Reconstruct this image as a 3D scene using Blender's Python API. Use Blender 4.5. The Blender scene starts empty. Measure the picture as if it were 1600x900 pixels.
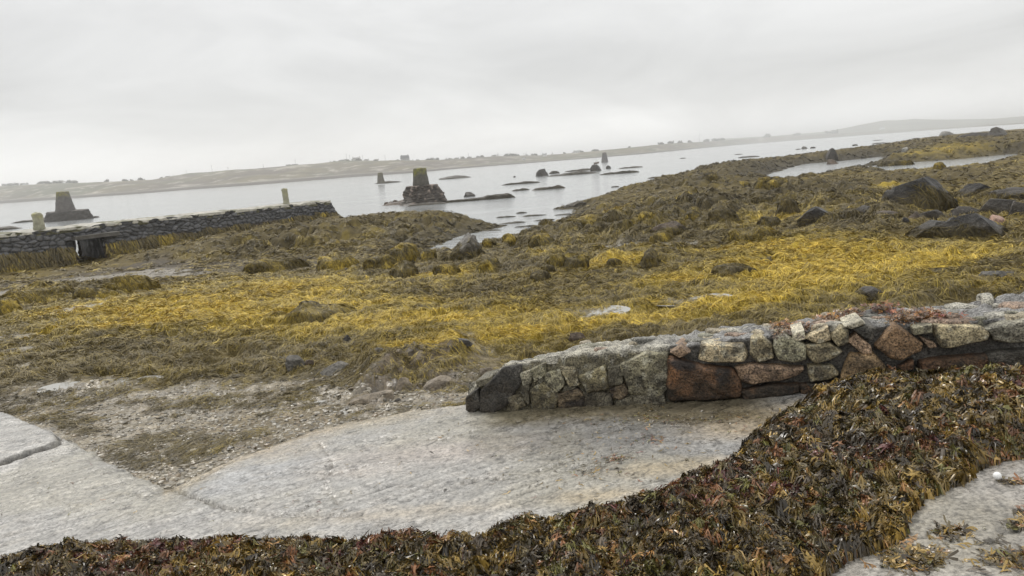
import bpy, math
import numpy as np
from mathutils import Matrix, Vector

rng = np.random.default_rng(11)
C = bpy.context.scene.collection
rad = math.radians

# ------------------------------------------------------------------ camera
FPX, ROLL, PITCH, EYE = 1156.0, rad(4.4), rad(9.74), 4.5
cr, sr, cp, sp = math.cos(ROLL), math.sin(ROLL), math.cos(PITCH), math.sin(PITCH)


def ray(px, py):
    u = np.asarray(px, float) - 800.0
    v = np.asarray(py, float) - 450.0
    a = u * cr - v * sr
    b = u * sr + v * cr
    return np.stack([a, FPX * cp - b * sp, -FPX * sp - b * cp], -1)


def project(x, y, z):
    h = z - EYE
    zc = np.maximum(y * cp - h * sp, 1e-3)
    a = x * FPX / zc
    b = (-y * sp - h * cp) * FPX / zc
    return a * cr + b * sr + 800.0, -a * sr + b * cr + 450.0, zc


def gpz(px, py, z):
    d = ray(px, py)
    t = (np.asarray(z, float) - EYE) / np.minimum(d[..., 2], -1e-3)
    return d * t[..., None] + np.array([0, 0, EYE])


SA, SBX, SBY = 2.9, 0.07, -0.06            # the slipway's plane


def zslip(x, y):
    return SA + SBX * x + SBY * y


def gps(px, py, off=0.0):
    d = ray(px, py)
    t = (SA + off - EYE) / (d[..., 2] - SBX * d[..., 0] - SBY * d[..., 1])
    return d * t[..., None] + np.array([0, 0, EYE])


cam = bpy.data.cameras.new('camera')
camo = bpy.data.objects.new('camera', cam)
C.objects.link(camo)
cam.sensor_width, cam.lens = 36.0, 36.0 * FPX / 1600.0
cam.clip_start, cam.clip_end = 0.1, 20000.0
Fv = Vector((0, cp, -sp)); Rh = Vector((1, 0, 0)); Dh = Vector((0, -sp, -cp))
Xi = Rh * cr + Dh * sr
Yi = -(Rh * -sr + Dh * cr)
camo.matrix_world = Matrix(((Xi.x, Yi.x, -Fv.x, 0), (Xi.y, Yi.y, -Fv.y, 0), (Xi.z, Yi.z, -Fv.z, EYE), (0, 0, 0, 1)))
bpy.context.scene.camera = camo


# ------------------------------------------------------------------ noise
def _h(ix, iy, iz, seed):
    n = (ix.astype(np.uint32) * np.uint32(374761393) + iy.astype(np.uint32) * np.uint32(668265263)
         + iz.astype(np.uint32) * np.uint32(2147483647) + np.uint32((seed * 974634777 + 12345) & 0xffffffff))
    n = (n ^ (n >> np.uint32(13))) * np.uint32(1274126177)
    n = (n ^ (n >> np.uint32(16))) * np.uint32(2246822519)
    return ((n ^ (n >> np.uint32(15))) & np.uint32(0xffffff)).astype(np.float32) / np.float32(0xffffff)


def noise2(x, y, seed=0):
    """value noise in -1..1 (quintic)"""
    ix = np.floor(x); iy = np.floor(y)
    fx = (x - ix).astype(np.float32); fy = (y - iy).astype(np.float32)
    ix = ix.astype(np.int64); iy = iy.astype(np.int64); iz = np.zeros_like(ix)
    ux = fx * fx * fx * (fx * (fx * 6 - 15) + 10); uy = fy * fy * fy * (fy * (fy * 6 - 15) + 10)
    a = _h(ix, iy, iz, seed); b = _h(ix + 1, iy, iz, seed); c = _h(ix, iy + 1, iz, seed); d = _h(ix + 1, iy + 1, iz, seed)
    return (a + (b - a) * ux + (c - a) * uy + (a - b - c + d) * ux * uy) * 2 - 1


def fbm2(x, y, seed=0, octv=4, gain=0.5):
    s = 0; a = 1.0; t = 0
    for o in range(octv):
        c, sn = math.cos(o * 1.3 + .4), math.sin(o * 1.3 + .4)
        k = 2.03 ** o
        s = s + a * noise2((x * c - y * sn) * k + o * 17.3, (x * sn + y * c) * k - o * 9.1, seed + o)
        t += a; a *= gain
    return s / t


def noise3(x, y, z, seed=0):
    ix = np.floor(x); iy = np.floor(y); iz = np.floor(z)
    fx = x - ix; fy = y - iy; fz = z - iz
    ix = ix.astype(np.int64); iy = iy.astype(np.int64); iz = iz.astype(np.int64)
    u = fx * fx * (3 - 2 * fx); v = fy * fy * (3 - 2 * fy); w = fz * fz * (3 - 2 * fz)
    r = 0
    for dx in (0, 1):
        for dy in (0, 1):
            for dz in (0, 1):
                r = r + _h(ix + dx, iy + dy, iz + dz, seed) * (u if dx else 1 - u) * (v if dy else 1 - v) * (w if dz else 1 - w)
    return r * 2 - 1


def fbm3(p, k, seed=0, octv=3):
    s = 0; a = 1.0; t = 0
    for o in range(octv):
        q = p * k * 2.07 ** o
        s = s + a * noise3(q[..., 0] + o * 7.7, q[..., 1] - o * 3.3, q[..., 2] + o * 5.1, seed + o)
        t += a; a *= .5
    return s / t


def worley2(x, y, seed=0, jit=0.9):
    """F1, F2, cell hash"""
    ix = np.floor(x).astype(np.int64); iy = np.floor(y).astype(np.int64)
    f1 = np.full(x.shape, 9.0, np.float32); f2 = f1.copy(); idv = np.zeros(x.shape, np.float32)
    z = np.zeros_like(ix)
    for dx in (-1, 0, 1):
        for dy in (-1, 0, 1):
            cx = ix + dx; cy = iy + dy
            qx = cx + .5 + (_h(cx, cy, z, seed) - .5) * jit; qy = cy + .5 + (_h(cx, cy, z, seed + 1) - .5) * jit
            d = np.sqrt((qx - x) ** 2 + (qy - y) ** 2).astype(np.float32)
            hh = _h(cx, cy, z, seed + 2)
            m = d < f1
            f2 = np.where(m, f1, np.minimum(f2, d)); idv = np.where(m, hh, idv); f1 = np.where(m, d, f1)
    return f1, f2, idv


def sstep(a, b, x):
    t = np.clip((x - a) / (b - a), 0, 1)
    return t * t * (3 - 2 * t)


def sdf_poly(x, y, poly):
    """signed distance, negative inside"""
    P = np.asarray(poly, float)
    d = np.full(np.shape(x), 1e18); ins = np.zeros(np.shape(x), bool)
    n = len(P)
    for i in range(n):
        ax, ay = P[i]; bx, by = P[(i + 1) % n]
        ex, ey = bx - ax, by - ay
        t = np.clip(((x - ax) * ex + (y - ay) * ey) / (ex * ex + ey * ey + 1e-12), 0, 1)
        d = np.minimum(d, (x - ax - ex * t) ** 2 + (y - ay - ey * t) ** 2)
        c = (ay > y) != (by > y)
        with np.errstate(divide='ignore', invalid='ignore'):
            ins ^= c & (x < ex * (y - ay) / (ey if ey else 1e-12) + ax)
    d = np.sqrt(d)
    return np.where(ins, -d, d)


def dist_line(x, y, pts):
    d = np.full(np.shape(x), 1e18)
    for (ax, ay), (bx, by) in zip(pts[:-1], pts[1:]):
        ex, ey = bx - ax, by - ay
        t = np.clip(((x - ax) * ex + (y - ay) * ey) / (ex * ex + ey * ey + 1e-12), 0, 1)
        d = np.minimum(d, (x - ax - ex * t) ** 2 + (y - ay - ey * t) ** 2)
    return np.sqrt(d)


# ------------------------------------------------------------------ objects
def tag(o, label=None, cat=None, group=None, kind=None):
    if label: o['label'] = label
    if cat: o['category'] = cat
    if group: o['group'] = group
    if kind: o['kind'] = kind
    return o


def empty(name, loc=(0, 0, 0)):
    o = bpy.data.objects.new(name, None)
    o.empty_display_size = .2
    C.objects.link(o); o.location = loc
    return o


def mesh_np(name, V, Fc, mat=None, col=None, smooth=True, parent=None, loc=None):
    """V (n,3); Fc (m,4) or (m,3) int array; col (n,3) linear colours per vertex"""
    V = np.ascontiguousarray(V, np.float32); Fc = np.ascontiguousarray(Fc, np.int32)
    me = bpy.data.meshes.new(name)
    n, (m, k) = len(V), Fc.shape
    me.vertices.add(n); me.vertices.foreach_set('co', V.ravel())
    me.loops.add(m * k); me.loops.foreach_set('vertex_index', Fc.ravel())
    me.polygons.add(m); me.polygons.foreach_set('loop_start', np.arange(0, m * k, k, dtype=np.int32))
    try:
        me.polygons.foreach_set('loop_total', np.full(m, k, np.int32))
    except Exception:
        pass
    me.polygons.foreach_set('use_smooth', np.full(m, bool(smooth)))
    if col is not None:
        a = me.color_attributes.new('Col', 'FLOAT_COLOR', 'POINT')
        a.data.foreach_set('color', np.ascontiguousarray(np.concatenate([col, np.ones((n, 1))], 1), np.float32).ravel())
    me.update(calc_edges=True)
    if mat: me.materials.append(mat)
    o = bpy.data.objects.new(name, me)
    C.objects.link(o)
    if parent: o.parent = parent
    if loc is not None: o.location = loc
    return o


def grid_faces(nr, nc, wrap=False):
    i = np.arange(nr - 1)[:, None]; j = np.arange(nc if wrap else nc - 1)[None, :]
    a = i * nc + j; b = i * nc + (j + 1) % nc
    return np.stack([a, b, b + nc, a + nc], -1).reshape(-1, 4)


def join(parts):
    """parts: list of (V, F4, col)"""
    Vs, Fs, Cs, n = [], [], [], 0
    for V, Fq, c in parts:
        Vs.append(V); Fs.append(Fq + n); n += len(V)
        Cs.append(np.broadcast_to(c, (len(V), 3)))
    return np.concatenate(Vs), np.concatenate(Fs), np.concatenate(Cs)


def box(c, d, col=(.5, .5, .5), rz=0.0, jit=0.0, seed=0):
    v = np.array([[x, y, z] for x in (-.5, .5) for y in (-.5, .5) for z in (-.5, .5)]) * np.array(d)
    if jit:
        v = v + np.random.default_rng(seed).uniform(-jit, jit, v.shape)
    ca, sa = math.cos(rz), math.sin(rz)
    v = v @ np.array([[ca, sa, 0], [-sa, ca, 0], [0, 0, 1]]) + np.array(c)
    f = np.array([[0, 1, 3, 2], [4, 6, 7, 5], [0, 4, 5, 1], [2, 3, 7, 6], [0, 2, 6, 4], [1, 5, 7, 3]])
    return v, f, np.array(col, float)


def ribbons(P, side, width, col, taper=True):
    """P (N,K,3) centre lines, side (N,K,3) or (N,1,3) unit, width (N,), col (N,3)"""
    N, K, _ = P.shape
    t = np.linspace(0, 1, K)
    w = (np.sin(np.pi * (0.12 + 0.8 * t)) if taper else np.ones(K))[None, :, None] * width[:, None, None] * .5
    L = P - side * w; R = P + side * w
    V = np.stack([L, R], 2).reshape(-1, 3)                      # N,K,2
    base = (np.arange(N) * K * 2)[:, None] + (np.arange(K - 1) * 2)[None, :]
    Fq = np.stack([base, base + 1, base + 3, base + 2], -1).reshape(-1, 4)
    return V, Fq, np.repeat(col, K * 2, 0)


# ------------------------------------------------------------------ materials
def new_mat(name):
    m = bpy.data.materials.new(name); m.use_nodes = True
    nt = m.node_tree
    b = nt.nodes['Principled BSDF']
    return m, nt, b


def nd(nt, typ, **kw):
    n = nt.nodes.new(typ)
    for k, v in kw.items():
        if k in n.inputs.keys():
            n.inputs[k].default_value = v
        else:
            setattr(n, k, v)
    return n


def mixc(nt, a, b, fac, mode='MIX'):
    n = nt.nodes.new('ShaderNodeMix'); n.data_type = 'RGBA'; n.blend_type = mode
    for sock, val in ((n.inputs[0], fac), (n.inputs[6], a), (n.inputs[7], b)):
        if isinstance(val, bpy.types.NodeSocket):
            nt.links.new(val, sock)
        elif isinstance(val, (int, float)):
            sock.default_value = val
        else:
            sock.default_value = (*val, 1)
    return n.outputs[2]


def noise_node(nt, scale, detail=4, rough=.6, vec=None, out='Fac', dist=0.0):
    n = nt.nodes.new('ShaderNodeTexNoise')
    n.inputs['Scale'].default_value = scale; n.inputs['Detail'].default_value = detail
    n.inputs['Roughness'].default_value = rough; n.inputs['Distortion'].default_value = dist
    if vec is not None: nt.links.new(vec, n.inputs['Vector'])
    return n.outputs[out]


def ramp(nt, fac, stops):
    n = nt.nodes.new('ShaderNodeValToRGB')
    nt.links.new(fac, n.inputs['Fac'])
    e = n.color_ramp.elements
    while len(e) < len(stops): e.new(.5)
    for q, (p, c) in zip(e, stops):
        q.position = p; q.color = (c, c, c, 1) if isinstance(c, (int, float)) else (*c, 1)
    return n.outputs['Color']


def vcol_mat(name, rough=.55, var=.35, vscale=8.0, bump=0.0, bscale=20.0, speck=0.0, rough2=None, spec=.5, bdist=.02, trans=0.0):
    """material that takes its base colour from the mesh's own colours, broken up by noise"""
    m, nt, b = new_mat(name)
    at = nd(nt, 'ShaderNodeAttribute', attribute_name='Col')
    tc = nd(nt, 'ShaderNodeNewGeometry').outputs['Position']
    n1 = noise_node(nt, vscale, 6, .65, tc)
    col = mixc(nt, at.outputs['Color'], ramp(nt, n1, [(.25, 1 - var), (.5, 1.0), (.75, 1 + var)]), 1.0, 'MULTIPLY')
    if speck:
        n2 = noise_node(nt, vscale * 9, 3, .7, tc)
        col = mixc(nt, col, ramp(nt, n2, [(.35, 1 - speck), (.5, 1.0), (.68, 1 + speck)]), 1.0, 'MULTIPLY')
    nt.links.new(col, b.inputs['Base Color'])
    if rough2 is not None:
        n3 = noise_node(nt, vscale * .7, 4, .6, tc)
        nt.links.new(ramp(nt, n3, [(.35, rough2), (.65, rough)]), b.inputs['Roughness'])
    else:
        b.inputs['Roughness'].default_value = rough
    b.inputs['Specular IOR Level'].default_value = spec
    if bump:
        n4 = noise_node(nt, bscale, 6, .65, tc)
        bp = nd(nt, 'ShaderNodeBump', Strength=bump, Distance=bdist)
        nt.links.new(n4, bp.inputs['Height']); nt.links.new(bp.outputs['Normal'], b.inputs['Normal'])
    return m


M_ground = vcol_mat('shore_ground', rough=.9, rough2=.6, spec=.3, var=.3, vscale=5, bump=.4, bscale=30, speck=.35)
_nt = M_ground.node_tree; _b = _nt.nodes['Principled BSDF']
_at = nd(_nt, 'ShaderNodeAttribute', attribute_name='Wet')
_wn = noise_node(_nt, 11, 5, .7, nd(_nt, 'ShaderNodeNewGeometry').outputs['Position'])
_wm = nd(_nt, 'ShaderNodeMath', operation='MULTIPLY'); _nt.links.new(_at.outputs['Fac'], _wm.inputs[0]); _nt.links.new(ramp(_nt, _wn, [(.36, 1.0), (.6, .25)]), _wm.inputs[1])
_rr = nd(_nt, 'ShaderNodeMapRange'); _nt.links.new(_wm.outputs[0], _rr.inputs['Value']); _rr.inputs['To Min'].default_value = .9; _rr.inputs['To Max'].default_value = .13
_nt.links.new(_rr.outputs['Result'], _b.inputs['Roughness'])
_sp = nd(_nt, 'ShaderNodeMapRange'); _nt.links.new(_wm.outputs[0], _sp.inputs['Value']); _sp.inputs['To Min'].default_value = .25; _sp.inputs['To Max'].default_value = .9
_nt.links.new(_sp.outputs['Result'], _b.inputs['Specular IOR Level'])
M_weed = vcol_mat('bladder_weed', rough=.55, var=.3, vscale=7, spec=.35)
M_frond = vcol_mat('wet_fronds', rough=.4, rough2=.22, var=.3, vscale=25, spec=.55)
M_stone = vcol_mat('wall_stone', rough=.75, rough2=.4, var=.7, vscale=9, bump=1.0, bscale=42, speck=.85, bdist=.03)
M_boulder = vcol_mat('wet_boulder', rough=.7, rough2=.25, var=.6, vscale=2.5, bump=1.0, bscale=6, speck=.4, bdist=.10, spec=.28)
M_slip = vcol_mat('wet_concrete', rough=.45, rough2=.12, var=.25, vscale=5, bump=.6, bscale=60, speck=.5, bdist=.01)
M_masonry = vcol_mat('pier_masonry', rough=.8, rough2=.5, var=.35, vscale=3, bump=.7, bscale=9, speck=.3, bdist=.05)
M_far = vcol_mat('far_land', rough=.95, var=.35, vscale=.06, speck=.3)
M_plain = vcol_mat('weathered', rough=.8, var=.2, vscale=2)
M_pebble = vcol_mat('wet_pebbles', rough=.5, rough2=.28, var=.3, vscale=20)

# ---- water
m, nt, b = new_mat('sea_water')
b.inputs['Base Color'].default_value = (.31, .325, .325, 1)
b.inputs['Roughness'].default_value = .12
b.inputs['IOR'].default_value = 1.33
pos = nd(nt, 'ShaderNodeNewGeometry').outputs['Position']
mp = nd(nt, 'ShaderNodeMapping'); nt.links.new(pos, mp.inputs['Vector'])
mp.inputs['Scale'].default_value = (.5, 1.2, 1); mp.inputs['Rotation'].default_value = (0, 0, rad(20))
w1 = noise_node(nt, 1.0, 5, .6, mp.outputs['Vector'])
w2 = noise_node(nt, .12, 4, .6, mp.outputs['Vector'])
ad = nd(nt, 'ShaderNodeMath', operation='MULTIPLY'); nt.links.new(w1, ad.inputs[0])
nt.links.new(ramp(nt, w2, [(.35, .25), (.7, 1.0)]), ad.inputs[1])
bp = nd(nt, 'ShaderNodeBump', Strength=.8, Distance=.2)
nt.links.new(ad.outputs[0], bp.inputs['Height']); nt.links.new(bp.outputs['Normal'], b.inputs['Normal'])
M_sea = m
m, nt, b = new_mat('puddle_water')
b.inputs['Base Color'].default_value = (.33, .32, .29, 1)  # pale silt tone, lifted to stand in for sky glare on the water
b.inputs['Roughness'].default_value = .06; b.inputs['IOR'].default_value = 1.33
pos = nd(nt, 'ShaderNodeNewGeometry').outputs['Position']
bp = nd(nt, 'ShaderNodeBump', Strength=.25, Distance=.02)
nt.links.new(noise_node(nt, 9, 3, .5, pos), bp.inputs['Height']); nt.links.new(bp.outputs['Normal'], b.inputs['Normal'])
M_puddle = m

M_pool = M_puddle.copy(); M_pool.name = 'mud_pool'
M_pool.node_tree.nodes['Principled BSDF'].inputs['Base Color'].default_value = (.07, .06, .045, 1)

# ------------------------------------------------------------------ world, sun
wd = bpy.data.worlds.new('World'); bpy.context.scene.world = wd; wd.use_nodes = True
nt = wd.node_tree; bg = nt.nodes['Background']
sky = nt.nodes.new('ShaderNodeTexSky'); sky.sky_type = 'NISHITA'; sky.sun_disc = False
SUN_EL, SUN_AZ = rad(52), rad(-28)
sky.sun_elevation = SUN_EL; sky.sun_rotation = SUN_AZ
tcw = nt.nodes.new('ShaderNodeTexCoord')
sep = nt.nodes.new('ShaderNodeSeparateXYZ'); nt.links.new(tcw.outputs['Generated'], sep.inputs[0])
zc = nd(nt, 'ShaderNodeMath', operation='MAXIMUM'); nt.links.new(sep.outputs['Z'], zc.inputs[0]); zc.inputs[1].default_value = 0.0
mpw = nt.nodes.new('ShaderNodeMapping'); nt.links.new(tcw.outputs['Generated'], mpw.inputs['Vector'])
mpw.inputs['Scale'].default_value = (1.8, 1.8, 6.0); mpw.inputs['Rotation'].default_value = (0, rad(2), rad(25))
c1 = noise_node(nt, 1.7, 7, .55, mpw.outputs['Vector'], dist=.6)
cl = ramp(nt, c1, [(.30, .82), (.5, .96), (.68, 1.08)])
hz = ramp(nt, zc.outputs[0], [(0.0, 1.2), (.03, 1.14), (.06, 1.0), (.10, .90), (.16, .97), (.22, 1.0), (.6, 1.35), (1.0, 1.55)])
cloud = mixc(nt, cl, hz, 1.0, 'MULTIPLY')
CLOUD = 7.3
cloud = mixc(nt, cloud, (CLOUD, CLOUD * .998, CLOUD * .985), 1.0, 'MULTIPLY')
nt.links.new(mixc(nt, sky.outputs['Color'], cloud, .95), bg.inputs['Color'])
bg.inputs['Strength'].default_value = .1
sl = bpy.data.lights.new('sun', 'SUN'); sl.energy = 1.4; sl.angle = rad(14); sl.color = (1, .96, .9)
so = bpy.data.objects.new('sun', sl); C.objects.link(so)
sd = Vector((math.sin(SUN_AZ) * math.cos(SUN_EL), math.cos(SUN_AZ) * math.cos(SUN_EL), math.sin(SUN_EL)))
so.rotation_euler = sd.to_track_quat('Z', 'Y').to_euler(); so.location = (0, -5, 30)
vs = bpy.context.scene.view_settings
vs.view_transform = 'Standard'; vs.look = 'None'; vs.exposure = 0.25; vs.gamma = 1.0; vs.use_curve_mapping = False

# ------------------------------------------------------------------ the lie of the land
CTRL = [(0, 600, 1.72), (150, 600, 1.75), (300, 600, 1.8), (450, 595, 1.88), (620, 560, 2.0), (760, 560, 2.05),
        (0, 520, 1.3), (300, 520, 1.4), (600, 520, 1.65), (900, 520, 1.85), (1200, 500, 1.95), (1550, 450, 1.95),
        (0, 475, .75), (300, 450, .8), (600, 450, 1.2), (900, 450, 1.4), (1200, 430, 1.5), (1550, 400, 1.65),
        (150, 445, .25), (300, 425, .2), (430, 415, .15), (560, 403, .1), (650, 392, .1), (0, 455, .25),
        (0, 440, .35), (140, 412, .2), (260, 395, .5), (400, 370, .7), (500, 360, .6), (600, 350, .7), (680, 342, .8), (760, 350, .3),
        (720, 402, .28), (800, 388, .38), (1000, 390, 1.1), (1200, 370, 1.3), (1400, 350, 1.5), (1550, 340, 1.6),
        (850, 370, .3), (1000, 340, .8), (1200, 320, 1.0), (1400, 310, 1.2), (1550, 300, 1.35),
        (900, 325, .5), (1000, 300, .7), (1100, 290, .8), (1200, 289, .35), (1300, 279, .4), (1450, 274, .4), (1550, 267, .5),
        (1050, 276, .6), (1150, 264, .7), (1250, 250, .7), (1350, 240, 1.0), (1450, 230, 1.3), (1550, 220, 1.6), (1500, 243, .7), (1590, 238, 1.2)]
cpts = []
for px, py, z in CTRL:
    p = gpz(px, py, z); cpts.append((p[0], p[1], z))
for px, py in [(-250, 590), (0, 645), (60, 665), (130, 700), (190, 735), (265, 760), (360, 715), (430, 690), (540, 655), (640, 640), (735, 630)]:
    p = gps(px, py, -.08); cpts.append((p[0], p[1], p[2]))
cpts += [(.3, 7.0, 2.15), (2, 6.9, 2.12), (4, 6.3, 2.1), (7, 6, 2.2), (-14, 8, 1.9), (-12, 3, 2.2)]
cpts = np.array(cpts)


def qc(x, y):
    return np.stack([np.arctan2(x, y) * 2.2, .5 * np.log(x * x + y * y + .01)], -1)


_Q = qc(cpts[:, 0], cpts[:, 1])
_D = np.sqrt(((_Q[:, None] - _Q[None]) ** 2).sum(-1) + .002)
_w = np.linalg.solve(np.block([[_D + np.eye(len(_Q)) * -1e-3, np.ones((len(_Q), 1))], [np.ones((1, len(_Q))), np.zeros((1, 1))]]), np.append(cpts[:, 2], 0))


def zbase(x, y):
    x = np.asarray(x, float); y = np.asarray(y, float)
    q = qc(x.ravel(), y.ravel()); out = np.full(len(q), _w[-1])
    for i in range(0, len(q), 60000):
        k = q[i:i + 60000]
        out[i:i + 60000] += np.sqrt(((k[:, None] - _Q[None]) ** 2).sum(-1) + .002) @ _w[:-1]
    return np.clip(out, -.3, 3.2).reshape(x.shape)


def gpt(px, py, it=30):
    """pixel -> point on the smooth land"""
    px = np.asarray(px, float); py = np.asarray(py, float)
    z = np.full(px.shape, .9)
    for _ in range(it):
        p = gpz(px, py, z)
        z = z * .5 + zbase(p[..., 0], p[..., 1]) * .5
    return gpz(px, py, z)


def world_poly(lst):
    return [tuple(gpz(a, b, c)[:2]) for a, b, c in lst]


SEA = [(-500, 500, 0), (-200, 446, 0.), (0, 421, .0), (300, 382, 0), (535, 349, 0.1), (548, 344, .35), (590, 338, .6), (640, 333, .7), (700, 335, .6), (780, 343, .4),
       (796, 349, .1), (770, 358, 0), (725, 367, 0), (670, 387, 0), (690, 396, .05), (730, 386, .05), (800, 371, .08), (866, 355, .1),
       (905, 326, .0), (866, 328, .0), (875, 319, .3), (910, 313, .35), (960, 297, .45), (1000, 286, .45), (1085, 266, .5), (1200, 250, .5),
       (1300, 240, .5), (1400, 225, .6), (1500, 212, .8), (1560, 207, .8), (1650, 201, .8), (1800, 190, .8)]
sea_poly = world_poly(SEA) + [(900, 900), (0, 3000), (-2000, 900), (-200, 60)]
CH1 = world_poly([(1130, 283, .3), (1200, 272, 0), (1250, 257, 0), (1330, 250, 0), (1382, 244, 0), (1384, 251, .1), (1340, 259, .1), (1290, 269, .1), (1252, 280, .1), (1200, 286, .1)])
CH2 = world_poly([(1350, 259, .1), (1415, 254, 0), (1480, 250, 0), (1577, 241, 0), (1600, 240, 0), (1590, 250, .1), (1520, 263, .1), (1470, 269, .1), (1420, 271, .1)])
slip_px = [(-420, 560), (-150, 600), (0, 646), (60, 665), (130, 700), (190, 735), (265, 760), (360, 715), (430, 690), (540, 657), (640, 640), (735, 628)]
sp_w = [tuple(gps(a, b)[:2]) for a, b in slip_px]
slip_poly = sp_w + [(.5, 6.35), (3.2, 5.6), (9, 4.0), (12, -6), (-14, -6), (-16, 4)]
GRAVEL_PX = [(-60, 640), (60, 612), (150, 600), (260, 606), (330, 596), (420, 600), (520, 590), (570, 606), (640, 612), (700, 600), (760, 575), (745, 650), (540, 690), (360, 740), (265, 790), (120, 720), (0, 680), (-60, 670)]
BARE2_PX = [(700, 535), (735, 528), (760, 545), (800, 570), (790, 600), (745, 620), (735, 580)]
MUD_PX = [(-40, 452), (100, 430), (170, 418), (260, 405), (330, 410), (420, 404), (520, 396), (580, 398), (545, 410), (480, 416), (380, 428), (280, 440), (190, 440), (110, 452), (30, 462), (-40, 480)]
SAND_PX = [(795, 402), (880, 395), (960, 387), (1085, 380), (1090, 385), (1000, 392), (900, 402), (810, 409)]
# puddles: centre x, y, half widths (px), level offset
PUD = [(128, 614, 75, 9), (28, 577, 24, 4), (15, 527, 26, 3), (72, 525, 12, 2.5), (105, 487, 20, 4), (40, 547, 40, 3),
       (935, 493, 52, 8), (1095, 470, 50, 5)]
_g = np.random.default_rng(5)
for _k in range(34):
    _u = _g.random(); PUD.append((90 + 520 * _u, 612 + 20 * _u + _g.normal(0, 13), _g.uniform(8, 30), _g.uniform(1.5, 4)))
MUDPOOL = [(120, 440, 60, 4), (215, 430, 70, 4.5), (40, 455, 40, 4), (290, 430, 30, 2)]
YEL = [(320, 485, 260, 42, .8), (440, 452, 170, 16, .8), (650, 508, 270, 20, .8), (830, 525, 170, 17, .7), (1300, 420, 210, 40, 1.0), (1230, 388, 130, 18, .8),
       (1470, 400, 150, 22, .65), (1150, 470, 150, 22, .85), (1060, 440, 110, 14, .5), (700, 432, 60, 7, .9), (960, 416, 80, 8, .7), (650, 566, 90, 9, 1.1), (860, 412, 40, 5, .6),
       (200, 510, 160, 16, .6), (560, 480, 160, 10, .5), (1000, 500, 100, 15, .6), (1200, 345, 60, 5, .5), (1390, 300, 40, 5, .45), (1040, 330, 60, 5, .5), (1460, 262, 60, 7, .5), (60, 470, 70, 10, .4),
       (900, 352, 40, 5, .5), (960, 345, 30, 4, .5), (1500, 235, 80, 8, .55), (1420, 243, 50, 5, .5)]
# mound belts: x, y, rx, ry, amplitude
BELT = [(560, 365, 260, 25, .9), (420, 388, 170, 16, .8), (240, 402, 80, 8, .35), (950, 365, 230, 26, 1.0), (1080, 330, 200, 30, 1.0), (1250, 310, 190, 30, .9), (1130, 285, 200, 22, .9), (1450, 285, 170, 22, .7),
        (1350, 345, 120, 25, .6), (880, 410, 180, 18, .5), (650, 415, 130, 14, .6), (1150, 262, 200, 14, .9), (1350, 243, 150, 14, .9), (1500, 225, 130, 18, .9), (100, 458, 120, 12, .7), (1030, 360, 100, 20, .8), (1540, 320, 80, 20, .5)]


def ell(px, py, lst, pw=1.0):
    s = np.zeros(px.shape)
    for q in lst:
        dx = px - q[0]; dy = py - q[1] + dx * .075
        s = np.maximum(s, q[4] * np.clip(1.25 - np.sqrt((dx / q[2]) ** 2 + (dy / q[3]) ** 2), 0, 1) ** pw)
    return s


def zones(x, y, zb):
    px, py, _ = project(x, y, zb)
    r = np.hypot(x, y)
    nz = fbm2(x * .9, y * .9, 31, 4); nl = fbm2(x * .22, y * .22, 47, 3)
    wob = 12 * nz
    gravel = 1 - sstep(-14, 22, sdf_poly(px, py, GRAVEL_PX) + wob * 1.3)
    gravel = np.maximum(gravel, .85 * (1 - sstep(-8, 10, sdf_poly(px, py, BARE2_PX) + wob * .8)))
    mud = 1 - sstep(-4, 5, sdf_poly(px, py, MUD_PX) + wob * .35)
    sand = 1 - sstep(-2, 3, sdf_poly(px, py, SAND_PX) + wob * .15)
    yel = np.clip(ell(px, py, YEL) * .95 + .19 - .13 * sstep(30, 60, r) + .30 * nz + .20 * nl - .12 * sstep(520, 600, py), 0, 1)
    belt = ell(px, py, BELT)
    return px, py, r, gravel, mud, sand, yel, belt, nz, nl


YC = np.array([.48, .345, .045]); OC = np.array([.275, .208, .042]); BC = np.array([.152, .117, .044]); DC = np.array([.058, .047, .024])


def weedcol(yel, nz, nl, belt, u):
    """albedo of the weed: dark brown -> olive brown -> golden"""
    k = np.clip(yel + (u - .5) * .5, 0, 1.15)[:, None]
    c = BC * (1 - sstep(.05, .4, k)) + OC * sstep(.05, .4, k)
    c = c * (1 - sstep(.35, .85, k)) + YC * sstep(.35, .85, k)
    d = np.clip(.75 * belt * (1 - yel) + .3 * np.clip(-nz, 0, 1), 0, .75)[:, None]
    return c * (1 - d) + DC * 1.25 * d


def sdf_water(x, y):
    s = sdf_poly(x, y, sea_poly)
    s = np.minimum(s, sdf_poly(x, y, CH1)); s = np.minimum(s, sdf_poly(x, y, CH2))
    return s                                                   # > 0 on land


pud_w = []
for q in PUD + MUDPOOL:
    p = gpt(q[0], q[1]); a = gpt(q[0] + q[2], q[1] - q[2] * .075); c = gpt(q[0], q[1] - q[3]); d = gpt(q[0], q[1] + q[3])
    pud_w.append((p, np.hypot(*(a - p)[:2]), .5 * np.hypot(*(c - d)[:2])))


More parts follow.
